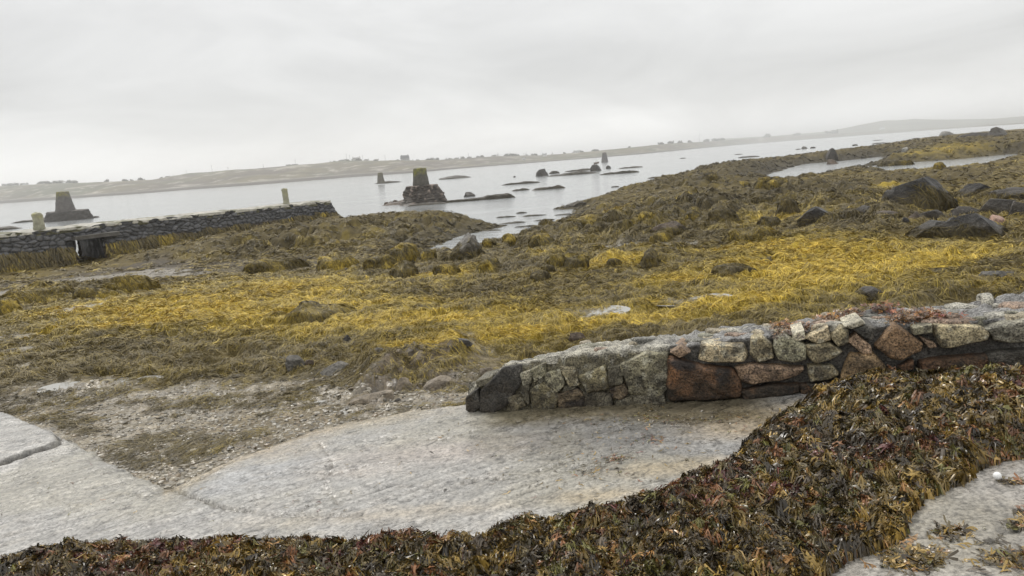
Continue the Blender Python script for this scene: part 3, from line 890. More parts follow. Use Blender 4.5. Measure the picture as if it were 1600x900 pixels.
# --- bare rocks
G1 = 'dark wet rocks on the right hand shore'
rock('boulder', 'boulder', 'largest dark domed boulder on the right hand shore', 1434, 327, 98, 50, 'black', P=[(-1, 0), (-.9, .3), (-.6, .55), (-.4, .85), (.1, .98), (.45, 1), (.7, .75), (.9, .5), (1, .0)], depth=.75, weed=1.0, tone=.22, big=True, group=G1, skirt=.6)
rock('boulder', 'boulder', 'flat topped pale lit slab leaning on the largest boulder', 1467, 325, 46, 22, 'black', P=[(-1, .2), (-.5, .55), (.2, .85), (.7, 1), (.95, .7), (1, 0)], depth=.6, group=G1, weed=.2, skirt=.3)
rock('boulder', 'boulder', 'slanting dark rock right behind the largest boulder', 1522, 306, 46, 20, 'black', P=[(-1, .1), (-.6, .5), (0, .9), (.6, 1), (.9, .8), (1, .1)], group=G1, weed=.3, skirt=.4)
rock('boulder', 'boulder', 'dark broken rock at the right edge, beside the slanting rock', 1577, 308, 54, 16, 'dark', group=G1, weed=.3, skirt=.4)
rock('boulder', 'boulder', 'angular grey brown rock above the small pink stone', 1558, 337, 46, 27, 'dark', P=[(-1, .2), (-.6, .85), (-.2, 1), (.4, .8), (.8, .6), (1, .1)], group=G1, weed=.2, skirt=.35)
rock('boulder', 'boulder', 'upright dark rock touching the right edge of the photo', 1590, 338, 22, 24, 'dark', group=G1)
rock('boulder', 'boulder', 'wide wet ridge shaped boulder nearest on the right hand shore', 1496, 375, 132, 42, 'black', P=[(-1, .0), (-.85, .35), (-.65, .75), (-.4, .7), (-.15, .62), (.1, .9), (.4, 1), (.7, .85), (.85, .5), (1, .15)], depth=.55, weed=.9, tone=.2, big=True, group=G1, skirt=.5)
rock('boulder', 'boulder', 'grey flat slab lying behind the ridge shaped boulder', 1512, 338, 44, 17, 'dark', depth=.8, group=G1, cuts=10)
rock('boulder', 'boulder', 'small pink stone at the right end of the ridge shaped boulder', 1557, 350, 20, 15, 'pink', depth=.9)
rock('boulder', 'boulder', 'low dark rock at the left end of the ridge shaped boulder', 1452, 345, 38, 17, 'dark', weed=.3, skirt=.4, group=G1)
rock('boulder', 'boulder', 'small round dark stone left of the ridge shaped boulder', 1415, 349, 12, 10, 'black', group=G1)
rock('boulder', 'boulder', 'small brownish stone between the largest boulder and the ridge shaped one', 1427, 344, 20, 13, 'brown', group=G1)
rock('boulder', 'boulder', 'black wet rock alone left of the largest boulder', 1277, 349, 54, 27, 'black', P=[(-1, .3), (-.85, .8), (-.3, .95), (.4, 1), (.85, .85), (1, .2)], depth=.7, weed=.25, skirt=.35, group=G1, big=True)
rock('boulder', 'boulder', 'low dark rock with a pale streak, left below the largest boulder', 1352, 336, 34, 15, 'dark', weed=.3, skirt=.4, group=G1)
rock('boulder', 'boulder', 'flat brown rock ledge trailing right of the streaked rock', 1385, 338, 40, 9, 'brown', weed=.4, skirt=.6, group=G1)
rock('boulder', 'boulder', 'pointed grey rock with weed at its foot beside the water inlet', 733, 405, 60, 41, 'grey', P=[(-1, 0), (-.75, .3), (-.4, .7), (-.15, .97), (.05, 1), (.3, .75), (.6, .55), (.85, .2), (1, 0)], depth=.8, weed=1.0, tone=.3, big=True, skirt=.62, cuts=3)
rock('boulder', 'boulder', 'weed covered rock with a bare grey patch in the middle of the shore', 1042, 371, 68, 25, 'brown', P=[(-1, 0), (-.5, .7), (0, 1), (.4, .7), (.8, .35), (1, 0)], weed=.9, tone=.35, skirt=.7, depth=.7)
rock('boulder', 'boulder', 'grey low rock just behind the near wall, below the golden weed', 1360, 466, 46, 18, 'dark', weed=.4, skirt=.5)
rock('boulder', 'boulder', 'pale grey flat slab near the right edge behind the wall', 1552, 434, 34, 12, 'grey')
rock('boulder', 'boulder', 'small pale stone right of the pale grey slab', 1580, 431, 15, 7, 'grey')
G2 = 'grey stones lying on the near weed'
rock('stone', 'stone', 'square block stone with a pale flat top at the near left', 463, 577, 30, 22, 'grey', P=[(-1, .5), (-.9, .95), (0, 1), (.8, .9), (1, .3)], depth=.9, group=G2, cuts=10)
rock('stone', 'stone', 'small grey stone at the far side of the near weed flat', 543, 537, 15, 14, 'dark', group=G2)
rock('stone', 'stone', 'smooth grey green stone behind the bank', 594, 555, 22, 14, 'grey', group=G2)
rock('stone', 'stone', 'small pale stone right of the grey green stone', 623, 555, 16, 10, 'tan', group=G2)
rock('stone', 'stone', 'flat grey slab left of the bank', 527, 583, 52, 17, 'grey', P=[(-1, .1), (-.6, .6), (.3, 1), (.8, .8), (1, .1)], group=G2)
rock('stone', 'stone', 'brown stone between the square block and the flat slab', 486, 573, 20, 12, 'brown', group=G2)
rock('stone', 'stone', 'tan pyramid shaped stone at the foot of the bank', 632, 609, 32, 20, 'tan', P=PEAK, group=G2)
rock('stone', 'stone', 'long tan stone at the foot of the bank, next to the wall end', 690, 612, 60, 24, 'tan', P=[(-1, .0), (-.7, .4), (-.4, .95), (-.2, 1), (.2, .6), (.7, .3), (1, 0)], group=G2)
rock('stone', 'stone', 'dark broken slab on top of the bank', 721, 541, 38, 12, 'dark', group=G2)
rock('stone', 'stone', 'grey rounded stone behind the tip of the wall', 760, 592, 24, 18, 'tan', group=G2)
rock('stone', 'stone', 'pale flat rock at the far edge of the slipway', 583, 630, 70, 18, 'tan', P=[(-1, .05), (-.5, .5), (0, .9), (.5, 1), (.9, .6), (1, 0)], group=G2, rough=.03)
rock('stone', 'stone', 'brown rounded stone just behind the sloping wall top', 903, 538, 30, 19, 'brown', group=G2)
rock('stone', 'stone', 'small tan stone beside the long tan stone', 655, 606, 18, 8, 'tan', group=G2)
rock('stone', 'stone', 'little dark stone at the edge of the slipway', 621, 628, 12, 6, 'dark', group=G2)
# far shore strip
rock('boulder', 'boulder', 'tall dark rock standing on the far side of the narrow channel', 1299, 249, 18, 18, 'dark', P=[(-1, .2), (-.6, .6), (0, .95), (.7, 1), (1, .1)])
rock('boulder', 'boulder', 'square brown block at the near edge of the narrow channel', 1300, 262, 19, 13, 'brown', P=[(-1, .7), (-.8, .95), (.7, 1), (1, .6)])
rock('boulder', 'boulder', 'pale grey peaked rock on the far end of the shore', 1557, 212, 27, 14, 'grey', P=[(-1, 0), (-.55, .4), (-.4, 1), (0, .85), (.4, .8), (1, 0)])
rock('boulder', 'boulder', 'small white stone on the far shore strip', 1414, 238, 9, 8, 'pale')
rock('boulder', 'boulder', 'dark humped rock beside the pale grey peaked rock', 1535, 214, 60, 8, 'dark', depth=.4)

# --- reefs and islets
G3 = 'low dark reefs in the bay'


def reef(label, cx, by, w, h, P=None, c='weed', depth=.5, group=G3, name='reef', cat='reef', **k):
    return rock(name, cat, label, cx, by, w, h, c, P, 0.0, depth, group=group, cuts=3, rough=.08, **k)


LOW = [(-1, 0), (-.75, .45), (-.4, .75), (-.1, .6), (.2, 1), (.6, .8), (.85, .5), (1, 0)]
reef('smooth humped islet right of the rubble based beacon', 712, 281, 54, 9, P=[(-1, .05), (-.85, .5), (-.5, .9), (0, 1), (.5, .7), (1, 0)])
reef('low islet under the small beacon in front of the far shore', 605, 288, 48, 7, P=[(-1, 0), (-.5, .6), (-.2, 1), (.2, .9), (.7, .5), (1, 0)])
reef('long dark reef reaching right from the rubble base', 752, 317, 110, 16, P=[(-1, .5), (-.7, .5), (-.4, .5), (0, .6), (.35, .95), (.8, 1), (1, .1)], depth=.14)
reef('pointed rock on the reef right of the rubble base', 734, 308, 20, 9, P=PEAK, c='dark', cat='rock', depth=.8)
reef('left piece of the broken reef line in the middle of the bay', 813, 299, 30, 6, P=LOW, depth=.4)
reef('right piece of the broken reef line in the middle of the bay', 857, 298, 56, 10, P=[(-1, 0), (-.7, .5), (-.3, .6), (.2, .7), (.6, 1), (.85, .5), (1, 0)], depth=.25)
reef('thin reef behind the broken reef line', 813, 290, 64, 7, P=LOW, depth=.2)
reef('dark pyramid rock left of the main reef', 847, 276, 22, 13, P=PEAK, c='dark', cat='rock', depth=.9)
reef('small dark rock right of the pyramid rock', 866, 272, 18, 6)
reef('long main reef in front of the farthest beacon', 890, 277, 90, 9, P=[(-1, 0), (-.6, .35), (-.2, .5), (.3, .9), (.6, 1), (.85, .6), (1, 0)], depth=.2)
reef('back ridge of the main reef', 905, 269, 50, 7, P=LOW, depth=.2)
reef('upright rock with a slanting log on the main reef', 931, 268, 18, 12, c='dark', cat='rock', depth=.8)
reef('little round rock right of the upright rock', 951, 264, 9, 6, c='dark', cat='rock', depth=.8)
reef('long flat reef right of the main reef', 966, 274, 66, 8, P=LOW, depth=.2)
reef('thin reef line below the farthest beacon', 985, 264, 40, 3, P=LOW, depth=.2)
reef('low rock platform tongue left of the leftmost beacon', 58, 348, 62, 7, P=LOW, depth=.3)
reef('dark rock tip right of the leftmost beacon platform', 146, 341, 16, 4, depth=.4)
reef('dark rock behind the pier at the left edge', 8, 361, 44, 9, P=[(-1, .6), (-.2, 1), (.3, .8), (1, 0)], depth=.5)
reef('dark rocks at the mouth of the water inlet', 893, 328, 56, 14, P=[(-1, 0), (-.6, .3), (-.3, .45), (.1, .6), (.5, 1), (.8, .7), (1, .3)], depth=.35)
for _i, (_x, _y, _wd) in enumerate([(790, 341, 34), (835, 339, 40), (800, 351, 46), (850, 346, 36), (770, 362, 30), (822, 356, 40), (880, 337, 30)]):
    reef('flat weedy patch awash in the shallow mouth of the inlet', _x, _y, _wd, 3.5, P=LOW, depth=.3, name='reef', group='weedy patches awash in the inlet mouth')
reef('small awash rock in the mouth of the inlet', 815, 334, 18, 4, depth=.5)
reef('tiny awash rock off the right hand shore', 961, 293, 14, 3, depth=.5)
reef('grey boulder standing in the water near the far right shore', 1480, 212, 20, 8, P=[(-1, .2), (-.6, .9), (-.3, 1), (.3, .6), (1, .0)], c='grey', cat='rock', depth=.8)
reef('round rock in the bay with two small rocks beside it', 1257, 233, 9, 5, c='grey', cat='rock', depth=.8)
reef('small flat rock right of the round bay rock', 1270, 232, 8, 3, depth=.5)
reef('small flat rock left of the round bay rock', 1247, 234, 8, 2, depth=.5)
reef('flat awash rock lying in front of the round bay rock', 1268, 243, 44, 6, P=LOW, depth=.25)
reef('upper of two thin rocks off the far right shore', 1372, 220, 14, 2, depth=.4)
reef('lower of two thin rocks off the far right shore', 1374, 225, 20, 3, depth=.4)
reef('small dark rock left of the two thin rocks', 1336, 228, 8, 3, depth=.5)
reef('thin skerry right of the farthest beacon', 1067, 248, 10, 2, depth=.4)
reef('thin skerry in mid bay between beacon and right shore', 1154, 242, 12, 2, depth=.4)
reef('long thin skerry close off the right shore', 1170, 247, 32, 4, depth=.2)
reef('flat skerry close to the tip of the right shore', 1024, 279, 24, 4, depth=.3)
reef('tiny skerry near the two thin rocks', 1430, 217, 12, 2, depth=.4)
reef('tiny dark rock left of the thin reef', 804, 277, 4, 2, depth=.6)

# ------------------------------------------------------------------ beacons
def frustum(r0, r1, h, n=28, rows=14, jit=.03, seed=0, sq=.0, col=(.12, .11, .095), lichen=None, lich_h=.65):
    th = np.linspace(0, 2 * np.pi, n, endpoint=False)
    zz = np.linspace(0, h, rows)
    Tm, Zm = np.meshgrid(th, zz)
    R = r0 + (r1 - r0) * Zm / h
    x = R * np.cos(Tm); y = R * np.sin(Tm)
    if sq:
        k = 1 / np.maximum(np.abs(np.cos(Tm)), np.abs(np.sin(Tm)))
        x = x * (1 - sq) + x * k * sq * .95; y = y * (1 - sq) + y * k * sq * .95
    V = np.stack([x, y, Zm], -1)
    N = np.stack([np.cos(Tm), np.sin(Tm), 0 * Tm], -1)
    V = V + N * (jit * fbm3(V, 3.0, seed, 3))[..., None]
    V[-1, :, 2] += jit * .8 * fbm3(V[-1], 4.0, seed + 2, 2)
    tops = []
    for f in (.93, .6, .25, .001):
        t = V[-1].copy(); t[:, :2] *= f; t[:, 2] += .05 * (1 - f) + .03; tops.append(t)
    V = np.concatenate([V] + [t[None] for t in tops], 0)
    nr = V.shape[0]
    V = V.reshape(-1, 3)
    c = np.array(col) * (1 + .3 * fbm3(V, 2.0, seed + 4, 3)[:, None])
    if lichen is not None:
        k = sstep(lich_h - .12, lich_h + .12, V[:, 2] / h + .25 * fbm3(V, 1.6, seed + 9, 3))[:, None] * (.55 + .45 * np.clip(fbm3(V, 5, seed + 8, 2) * 3, -1, 1)[:, None])
        c = c * (1 - k) + np.array(lichen) * k
    return V, grid_faces(nr, n, True), np.clip(c, .01, .8)


def beacon(label, cx, by, wb, wt, h, base=0.0, dz=0.0, col=(.115, .105, .09), lichen=(.17, .17, .035), lich_h=.75, seed=1, sq=.3):
    p = gpz(cx, by, base)
    s = np.linalg.norm(p - np.array([0, 0, EYE])) / FPX
    o = empty('beacon_tower', p)
    tag(o, label, 'beacon', 'stone beacon towers in the bay')
    V, f, c = frustum(wb * s / 2, wt * s / 2, h * s, seed=seed, col=col, lichen=lichen, lich_h=lich_h, sq=sq, jit=.03 * wb * s)
    mesh_np('tower', V, f, M_masonry, c, parent=o)
    return o, s


def rubble_base(o, s, w0, w1, h, seed, dzz, colr=(.10, .07, .052), sq=.5):
    n, rows = 96, 40
    th = np.linspace(0, 2 * np.pi, n, endpoint=False); zz = np.linspace(0, 1, rows)
    Tm, Zm = np.meshgrid(th, zz)
    R = (w0 + (w1 - w0) * Zm ** .8) * s / 2
    k = 1 / np.maximum(np.abs(np.cos(Tm + .4)), np.abs(np.sin(Tm + .4)))
    R = R * (1 - sq + sq * k * .9)
    arc = Tm * w0 * s / 2
    f1, f2, idv = worley2(arc / .42, Zm * h * s / .30, seed)
    R = R + .26 * (idv - .5) + .12 * np.clip((f2 - f1) * 3, 0, 1) + .55 * fbm2(arc * .5, Zm * h * s * .6, seed, 2)
    V = np.stack([R * np.cos(Tm), R * np.sin(Tm), Zm * h * s - h * s], -1)
    V[-1, :, 2] += .12 * (idv[-1] - .5)
    c = np.array(colr) * (.55 + .9 * idv[..., None]) * (.35 + .65 * np.clip((f2 - f1) * 4, 0, 1))[..., None]
    c = np.where((idv > .86)[..., None], np.array([.24, .19, .155]), c)
    low = (Zm < .3)[..., None] * .6
    c = c * (1 - low) + np.array([.035, .03, .022]) * low
    tops = []
    for f in (.8, .4, .01):
        t = V[-1].copy(); t[:, :2] *= f; tops.append(t)
    V = np.concatenate([V] + [t[None] for t in tops]); c = np.concatenate([c] + [c[-1:]] * 3)
    return mesh_np('rubble_base', V.reshape(-1, 3) + np.array([0, 0, dzz]), grid_faces(len(V), n, True), M_masonry, c.reshape(-1, 3), parent=o)


# main beacon: distance from the waterline of its base
pb = gpz(664, 319, 0.0); s_ = np.linalg.norm(pb - np.array([0, 0, EYE])) / FPX
ctr = pb + np.array([pb[0], pb[1], 0]) / np.hypot(pb[0], pb[1]) * 2.3
hb = 28 * s_
o = empty('beacon_tower', (ctr[0], ctr[1], hb)); tag(o, 'dark beacon with yellow lichened top on a tall rubble stone base', 'beacon', 'stone beacon towers in the bay')
V, f, c = frustum(27 * s_ / 2, 20.5 * s_ / 2, 28 * s_, seed=3, col=(.085, .078, .062), lichen=(.20, .19, .03), lich_h=.66, sq=.25, jit=.07)
mesh_np('tower', V - np.array([.25, 0, .1]), f, M_masonry, c, parent=o)
rubble_base(o, s_, 76, 46, 29, 7, 0.0, colr=(.072, .057, .044), sq=.15)
reef('tumbled rocks at the left foot of the rubble based beacon', 622, 322, 56, 13, P=[(-1, 0), (-.7, .25), (-.3, .45), (0, .5), (.4, .9), (.8, 1), (1, .7)], c='brown', depth=.5, name='reef')
reef('low weedy ledge along the front of the rubble based beacon', 668, 323, 66, 6, depth=.3)
g = np.random.default_rng(5)
for k in range(9):
    px_ = 603 + k * 5.2 + g.uniform(-2, 2)
    reef('brown boulder tumbled at the left foot of the rubble based beacon', px_, 322 - .35 * k - g.uniform(0, 2), g.uniform(6, 11), g.uniform(4, 8), c='brown', depth=.9, name='boulder', cat='boulder', group='boulders tumbled at the beacon foot')

# leftmost beacon and its platform
p = gpz(108, 345, 0.0); s_ = np.linalg.norm(p - np.array([0, 0, EYE])) / FPX
ctr = p + np.array([p[0], p[1], 0]) / np.hypot(p[0], p[1]) * 3.0
hb = 12.5 * s_
o = empty('beacon_tower', (ctr[0], ctr[1], hb)); tag(o, 'leftmost grey beacon on a dark flat rock platform behind the pier', 'beacon', 'stone beacon towers in the bay')
V, f, c = frustum(24.5 * s_ / 2, 14.5 * s_ / 2, 27 * s_, seed=13, col=(.12, .11, .10), lichen=(.22, .20, .05), lich_h=.82, sq=.2, jit=.06)
mesh_np('tower', V - np.array([.3, 0, .1]), f, M_masonry, c, parent=o)
V, f, c = frustum(66 * s_ / 2, 56 * s_ / 2, hb, n=60, seed=14, col=(.065, .058, .05), jit=.35)
V[:, 1] *= .5
mesh_np('rock_platform', V - np.array([0, 0, hb + .02]), f, M_masonry, c, parent=o)
beacon('small greenish beacon on a low islet near the far shore', 595.5, 286, 12, 7.2, 15.5, base=0.5, col=(.12, .108, .08), lichen=(.15, .14, .06), seed=21, sq=.2)
beacon('farthest grey beacon standing straight in the water', 945, 253.5, 11, 6, 14.5, col=(.13, .12, .115), lichen=(.15, .14, .10), seed=25, sq=.2)
# slanting post on the reef rock
p = gpz(931, 267, 0); s_ = np.linalg.norm(p) / FPX
d_ = np.array([p[1], -p[0], 0]) / np.hypot(p[0], p[1])
q0 = p + np.array([0, 1.5, 11 * s_]); q1 = q0 + d_ * 7 * s_ + np.array([0, 0, 1.2 * s_])
V, f, c = frustum(.32, .24, 8 * s_, n=10, rows=6, seed=3, col=(.14, .11, .085))
o = mesh_np('log', V, f, M_plain, c, loc=q0 - d_ * s_ * 1.5)
dv = Vector(q1 - q0); o.rotation_euler = dv.to_track_quat('Z', 'Y').to_euler()
tag(o, 'slanting log resting on the upright reef rock', 'log')

# ------------------------------------------------------------------ pier
A = gpz(0, 431, .25); B = gpz(537, 348, .3)
tdir = (B - A); tdir[2] = 0; Lp = np.linalg.norm(tdir); tdir /= Lp
ndir = np.array([tdir[1], -tdir[0], 0.0])                        # towards the camera side
if ndir @ (-A) < 0: ndir = -ndir


def on_plane(px, py, off=0.0):
    """pixel -> (s, z) on the vertical plane of the pier's front"""
    d = ray(px, py); o0 = np.array([0, 0, EYE])
    t = ((A + ndir * off - o0) @ ndir) / (d @ ndir)
    q = o0 + d * t
    return (q - A) @ tdir, q[2]


s0_, zl_ = on_plane(0, 367, -.45); s1_, zr_ = on_plane(515, 314, -.45)
zl_, zr_ = float(zl_), float(zr_); s1_ = float(s1_)


def ptop(s):
    return zl_ + (zr_ - zl_) * (s - s0_) / (s1_ - s0_)


oa, oz = on_plane(117, 376); ob, _ = on_plane(160, 374)
oa, ob, oz = float(oa), float(ob), float(oz)
TH = 4.2
pier = empty('stone_pier', A)
tag(pier, 'long dark stone pier with a culvert opening, weed hanging on its lower face', 'pier')
S0, S1 = -26.0, s1_


def pier_face(side, ssmp, zn=64):
    """front (side=1) or back face, with battered stones"""
    ss, uu = np.meshgrid(ssmp, np.linspace(0, 1, zn))
    zt = ptop(ss); zz = -.3 + uu * (zt + .3)
    end = np.clip((Lp - S1) * (1 - zz / zt), 0, None)              # sloped pier head
    k = np.clip((ss - S0) / (S1 - S0), 0, 1)
    s_l = ss + end * sstep(.9, 1, k)
    f1, f2, idv = worley2(s_l / .44 + side + .35 * noise2(s_l * 1.3, zz * 2.5, 14), zz / .24 + .4 * noise2(s_l, zz, 4), 40, 1.0)
    joint = np.clip((f2 - f1) * 3.5, 0, 1)
    off = .45 * (1 - zz / zt) - .45 + .10 * joint + .08 * (idv - .5)
    zz = zz + (zz > zt - .10) * .07 * noise2(s_l * 2.3, s_l * 0, 44)
    cop = (zz > zt - .14)
    off = np.where(cop, -.36 + .05 * idv, off)
    base_off = 0 if side > 0 else -TH
    P = A[None, None] * [1, 1, 0] + tdir * s_l[..., None] + ndir * ((off if side > 0 else base_off - off - .45)[..., None]) + np.array([0, 0, 1]) * zz[..., None]
    c = np.array([.085, .085, .088]) * (.5 + 1.0 * idv[..., None]) * (.45 + .55 * joint[..., None])
    mossy = (fbm2(s_l * 1.5, zz * 3, 5, 3) > .05) & (zz > zt - .3)
    c = np.where(mossy[..., None], np.array([.09, .085, .04]), c)
    c = np.where((cop & (idv > .3))[..., None], np.array([.52, .50, .43]), c)
    lowm = sstep(1.35, 1.0, zz + .25 * fbm2(s_l * .7, zz, 6, 3))[..., None]
    c = c * (1 - lowm) + np.array([.075, .05, .026]) * lowm
    return P, c, ss, zz


sm = np.arange(S0, S1 + .06, .06); sm[-1] = S1
_v = loc0 = A + tdir * (oa + ob) / 2 - np.array([0, 0, EYE]); _tan = (_v @ tdir) / -(_v @ ndir)
SKEW = TH * _tan - .86 * (ob - oa) * np.sign(_tan)            # the passage runs slightly askew through the pier
partsP = []
for side in (1, -1):
    P, c, ss, zz = pier_face(side, sm if side > 0 else np.linspace(S0, S1, 600))
    fq = grid_faces(*ss.shape)
    cs = ss.ravel()[fq].mean(1); cz = zz.ravel()[fq].mean(1)
    sk = 0 if side > 0 else SKEW
    fq = fq[~((cs > oa + sk) & (cs < ob + sk) & (cz < oz))]
    partsP.append((P.reshape(-1, 3) - A, fq, c.reshape(-1, 3)))
    if side > 0: Pf = P
    else: Pb = P
mesh_np('masonry', *join(partsP)[:2], M_masonry, join(partsP)[2], parent=pier)
# pier head
e0 = Pf[:, -1]; e1 = Pb[:, -1]
nt_ = 70
tq = np.linspace(0, 1, nt_)[None, :, None]
E = e0[:, None] * (1 - tq) + e1[:, None] * tq
f1, f2, idv = worley2(np.broadcast_to(tq[..., 0] * TH / .6, E.shape[:2]).copy(), E[..., 2] / .3, 41)
jn = np.clip((f2 - f1) * 3.5, 0, 1)
bulge = np.sin(np.pi * tq[..., 0]) ** .2
E = E + tdir * (((.10 * jn + .08 * (idv - .5)) * bulge)[..., None])
c = np.array([.085, .085, .088]) * (.5 + 1.0 * idv[..., None]) * (.45 + .55 * jn[..., None])
lowm = sstep(1.35, 1.0, E[..., 2:])
c = c * (1 - lowm) + np.array([.075, .05, .026]) * lowm
mesh_np('pier_head', E.reshape(-1, 3) - A, grid_faces(*E.shape[:2]), M_masonry, c.reshape(-1, 3), parent=pier)
# deck
t0 = Pf[-1]; t1_ = Pb[-1][np.linspace(0, Pb.shape[1] - 1, Pf.shape[1]).astype(int)]
nd_ = 16
tq = np.linspace(0, 1, nd_)[:, None, None]
Dk = t0[None] * (1 - tq) + t1_[None] * tq
Dk[..., 2] += .05 * np.sin(np.pi * tq[..., 0]) + .03 * fbm2(Dk[..., 0] * 2, Dk[..., 1] * 2, 3, 3)
c = np.array([.33, .315, .27]) * (1 + .35 * fbm2(Dk[..., 0] * 1.2, Dk[..., 1] * 1.2, 8, 3)[..., None])
gr = (fbm2(Dk[..., 0] * .9, Dk[..., 1] * .9, 18, 3) > .12)[..., None]
c = np.where(gr, np.array([.13, .125, .07]), c)
mesh_np('deck', Dk.reshape(-1, 3) - A, grid_faces(nd_, Pf.shape[1]), M_masonry, c.reshape(-1, 3), parent=pier)
# culvert walls, roof and lintel
def loc_p(s, off, z): return tdir * s + ndir * off + np.array([0, 0, z - A[2]])
quads = []
n_ = 24
for sv in (oa, ob):
    q = np.array([[loc_p(sv + SKEW * a, .02 + (-TH - .1) * a, -.4 + (oz + .4) * b_) for a in np.linspace(0, 1, n_)] for b_ in np.linspace(0, 1, n_)])
    q = q + tdir * (.10 * fbm3(q, 2.5, 6, 3)[..., None])
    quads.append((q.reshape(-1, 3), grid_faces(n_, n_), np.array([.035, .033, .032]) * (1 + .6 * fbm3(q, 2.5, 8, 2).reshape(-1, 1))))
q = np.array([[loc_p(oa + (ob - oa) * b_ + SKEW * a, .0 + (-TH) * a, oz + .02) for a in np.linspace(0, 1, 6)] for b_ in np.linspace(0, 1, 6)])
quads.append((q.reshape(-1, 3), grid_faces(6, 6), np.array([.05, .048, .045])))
V, Fq, c = join(quads)
mesh_np('culvert_lining', V, Fq, M_masonry, c, parent=pier)
zlt = oz + .125
bx_, bf, bc = box((0, 0, 0), (ob - oa + 1.1, .5, .26), (.12, .115, .105), jit=.03, seed=4)
Vl = bx_[:, :1] * tdir + bx_[:, 1:2] * ndir + bx_[:, 2:] * np.array([0, 0, 1]) + loc_p((oa + ob) / 2 + .5, -.05, zlt)
mesh_np('lintel', Vl, bf, M_masonry, np.tile(bc, (8, 1)), smooth=False, parent=pier)
# weed on the lower face
g = np.random.default_rng(9)
n = 15000
s = g.uniform(S0, Lp + .2, n); tuftn = fbm2(s * .55, s * 0, 12, 3) + .6 * fbm2(s * 2.2, s * 0, 13, 2)
zt = np.clip(.35 + 1.05 * g.random(n) ** .8 + .25 * tuftn, .2, 1.55)
ok = ~((s > oa - .15) & (s < ob + .15)) & (s < S1 + (Lp - S1) * (1 - zt / 2.4)); s, zt, tuftn = s[ok], zt[ok], tuftn[ok]; n = len(s)
Ls = g.uniform(.35, .9, n); K = 5; t = np.linspace(0, 1, K)
zz = np.maximum(zt[:, None] - Ls[:, None] * t, .02 + .2 * g.random((n, 1)))
lean = g.normal(0, .15, n)[:, None] * t
off = -.45 * zz / 2.45 + .12 + .10 * np.sin(np.pi * t)[None] * g.uniform(.3, 1.4, (n, 1)) + .25 * t ** 2 * g.random((n, 1))
P = tdir * (s[:, None] + lean)[..., None] + ndir * off[..., None] + np.array([0, 0, 1]) * (zz - A[2])[..., None]
side_ = (tdir + ndir * g.normal(0, .4, n)[:, None]); side_ /= np.linalg.norm(side_, axis=1, keepdims=True)
tone = np.clip(.22 + .85 * fbm2(s * .9, zt * 1.2, 15, 3) - .35 * sstep(1.0, 1.5, zt) + g.normal(0, .12, n), 0, .8)
c = weedcol(tone, np.zeros(n), np.zeros(n), np.full(n, .4), g.random(n)) * g.uniform(.35, 1.1, (n, 1))
V, Fq, c = ribbons(P, side_[:, None], .07 * g.uniform(.6, 1.5, n), c)
tag(mesh_np('seaweed_fringe', V, Fq, M_weed, c, parent=pier), kind='stuff')


def post(label, px, py, w, h, seed):
    s, _ = on_plane(px, py, -1.3); s = float(s)
    z = ptop(s) + .02
    p = A * [1, 1, 0] + tdir * s - ndir * 1.3 + np.array([0, 0, z])
    k = np.linalg.norm(p - np.array([0, 0, EYE])) / FPX
    V, f, c = frustum(w * k / 2 * 1.05, w * k / 2 * .95, h * k, n=24, rows=16, seed=seed, col=(.36, .35, .26), lichen=(.33, .315, .16), lich_h=.6, sq=.55, jit=.11)
    V[:, 0] += .03 * np.sin(V[:, 2] * 3); V[:, 2] += .12 * (V[:, 0]) * sstep(.5, 1, V[:, 2] / (h * k))
    o = mesh_np('mooring_post', V, f, M_masonry, c, loc=p)
    tag(o, label, 'mooring post', 'stone mooring posts on the pier')


post('short yellow lichened mooring post near the left end of the pier', 61, 357, 10.5, 22, 51)
post('taller pale mooring post near the right end of the pier', 447, 318, 8.5, 23, 52)

# ------------------------------------------------------------------ near wall
wpx = [(728, 645), (900, 638), (1050, 626), (1160, 621), (1260, 613)]
wp = np.array([gps(a, b_) for a, b_ in wpx])
wa = wp[0]; dvec = wp[-1] - wp[0]; dvec[2] = 0
wt = dvec / np.linalg.norm(dvec); wn = np.array([wt[1], -wt[0], 0.0])
if wn @ (-wa) < 0: wn = -wn
LW = 8.0


def wplane(px, py, off=0.0):
    px = np.asarray(px, float); d = ray(px, py); o0 = np.array([0, 0, EYE])
    t = ((wa + wn * off - o0) @ wn) / (d @ wn)
    q = o0 + d * t[..., None]
    return (q - wa) @ wt, q[..., 2]


tf = np.array([(728, 628), (740, 606), (760, 594), (790, 574), (830, 566), (870, 560), (900, 557), (1000, 551), (1050, 547), (1100, 541), (1200, 530), (1300, 516), (1400, 512), (1500, 508), (1600, 500)], float)
fs, fz = wplane(tf[:, 0], tf[:, 1])
tb = np.array([(790, 572), (840, 556), (880, 547), (900, 542), (1000, 527), (1070, 524), (1130, 510), (1170, 507), (1230, 509), (1330, 488), (1450, 481), (1500, 474), (1560, 461), (1600, 457)], float)
THW = .55
bs, bz = wplane(tb[:, 0], tb[:, 1], -THW)
wall = empty('stone_wall', wa)
tag(wall, 'low mortared rubble stone wall with a sloping end beside the slipway', 'wall')
ssamp = np.concatenate([np.linspace(.02, 4.6, 460), np.linspace(4.63, LW, 90)]); ns = len(ssamp)
zf = np.interp(ssamp, fs, fz); zbk = np.interp(ssamp, bs, bz)
zbk = np.minimum(zbk, zf + .12)
rows = []
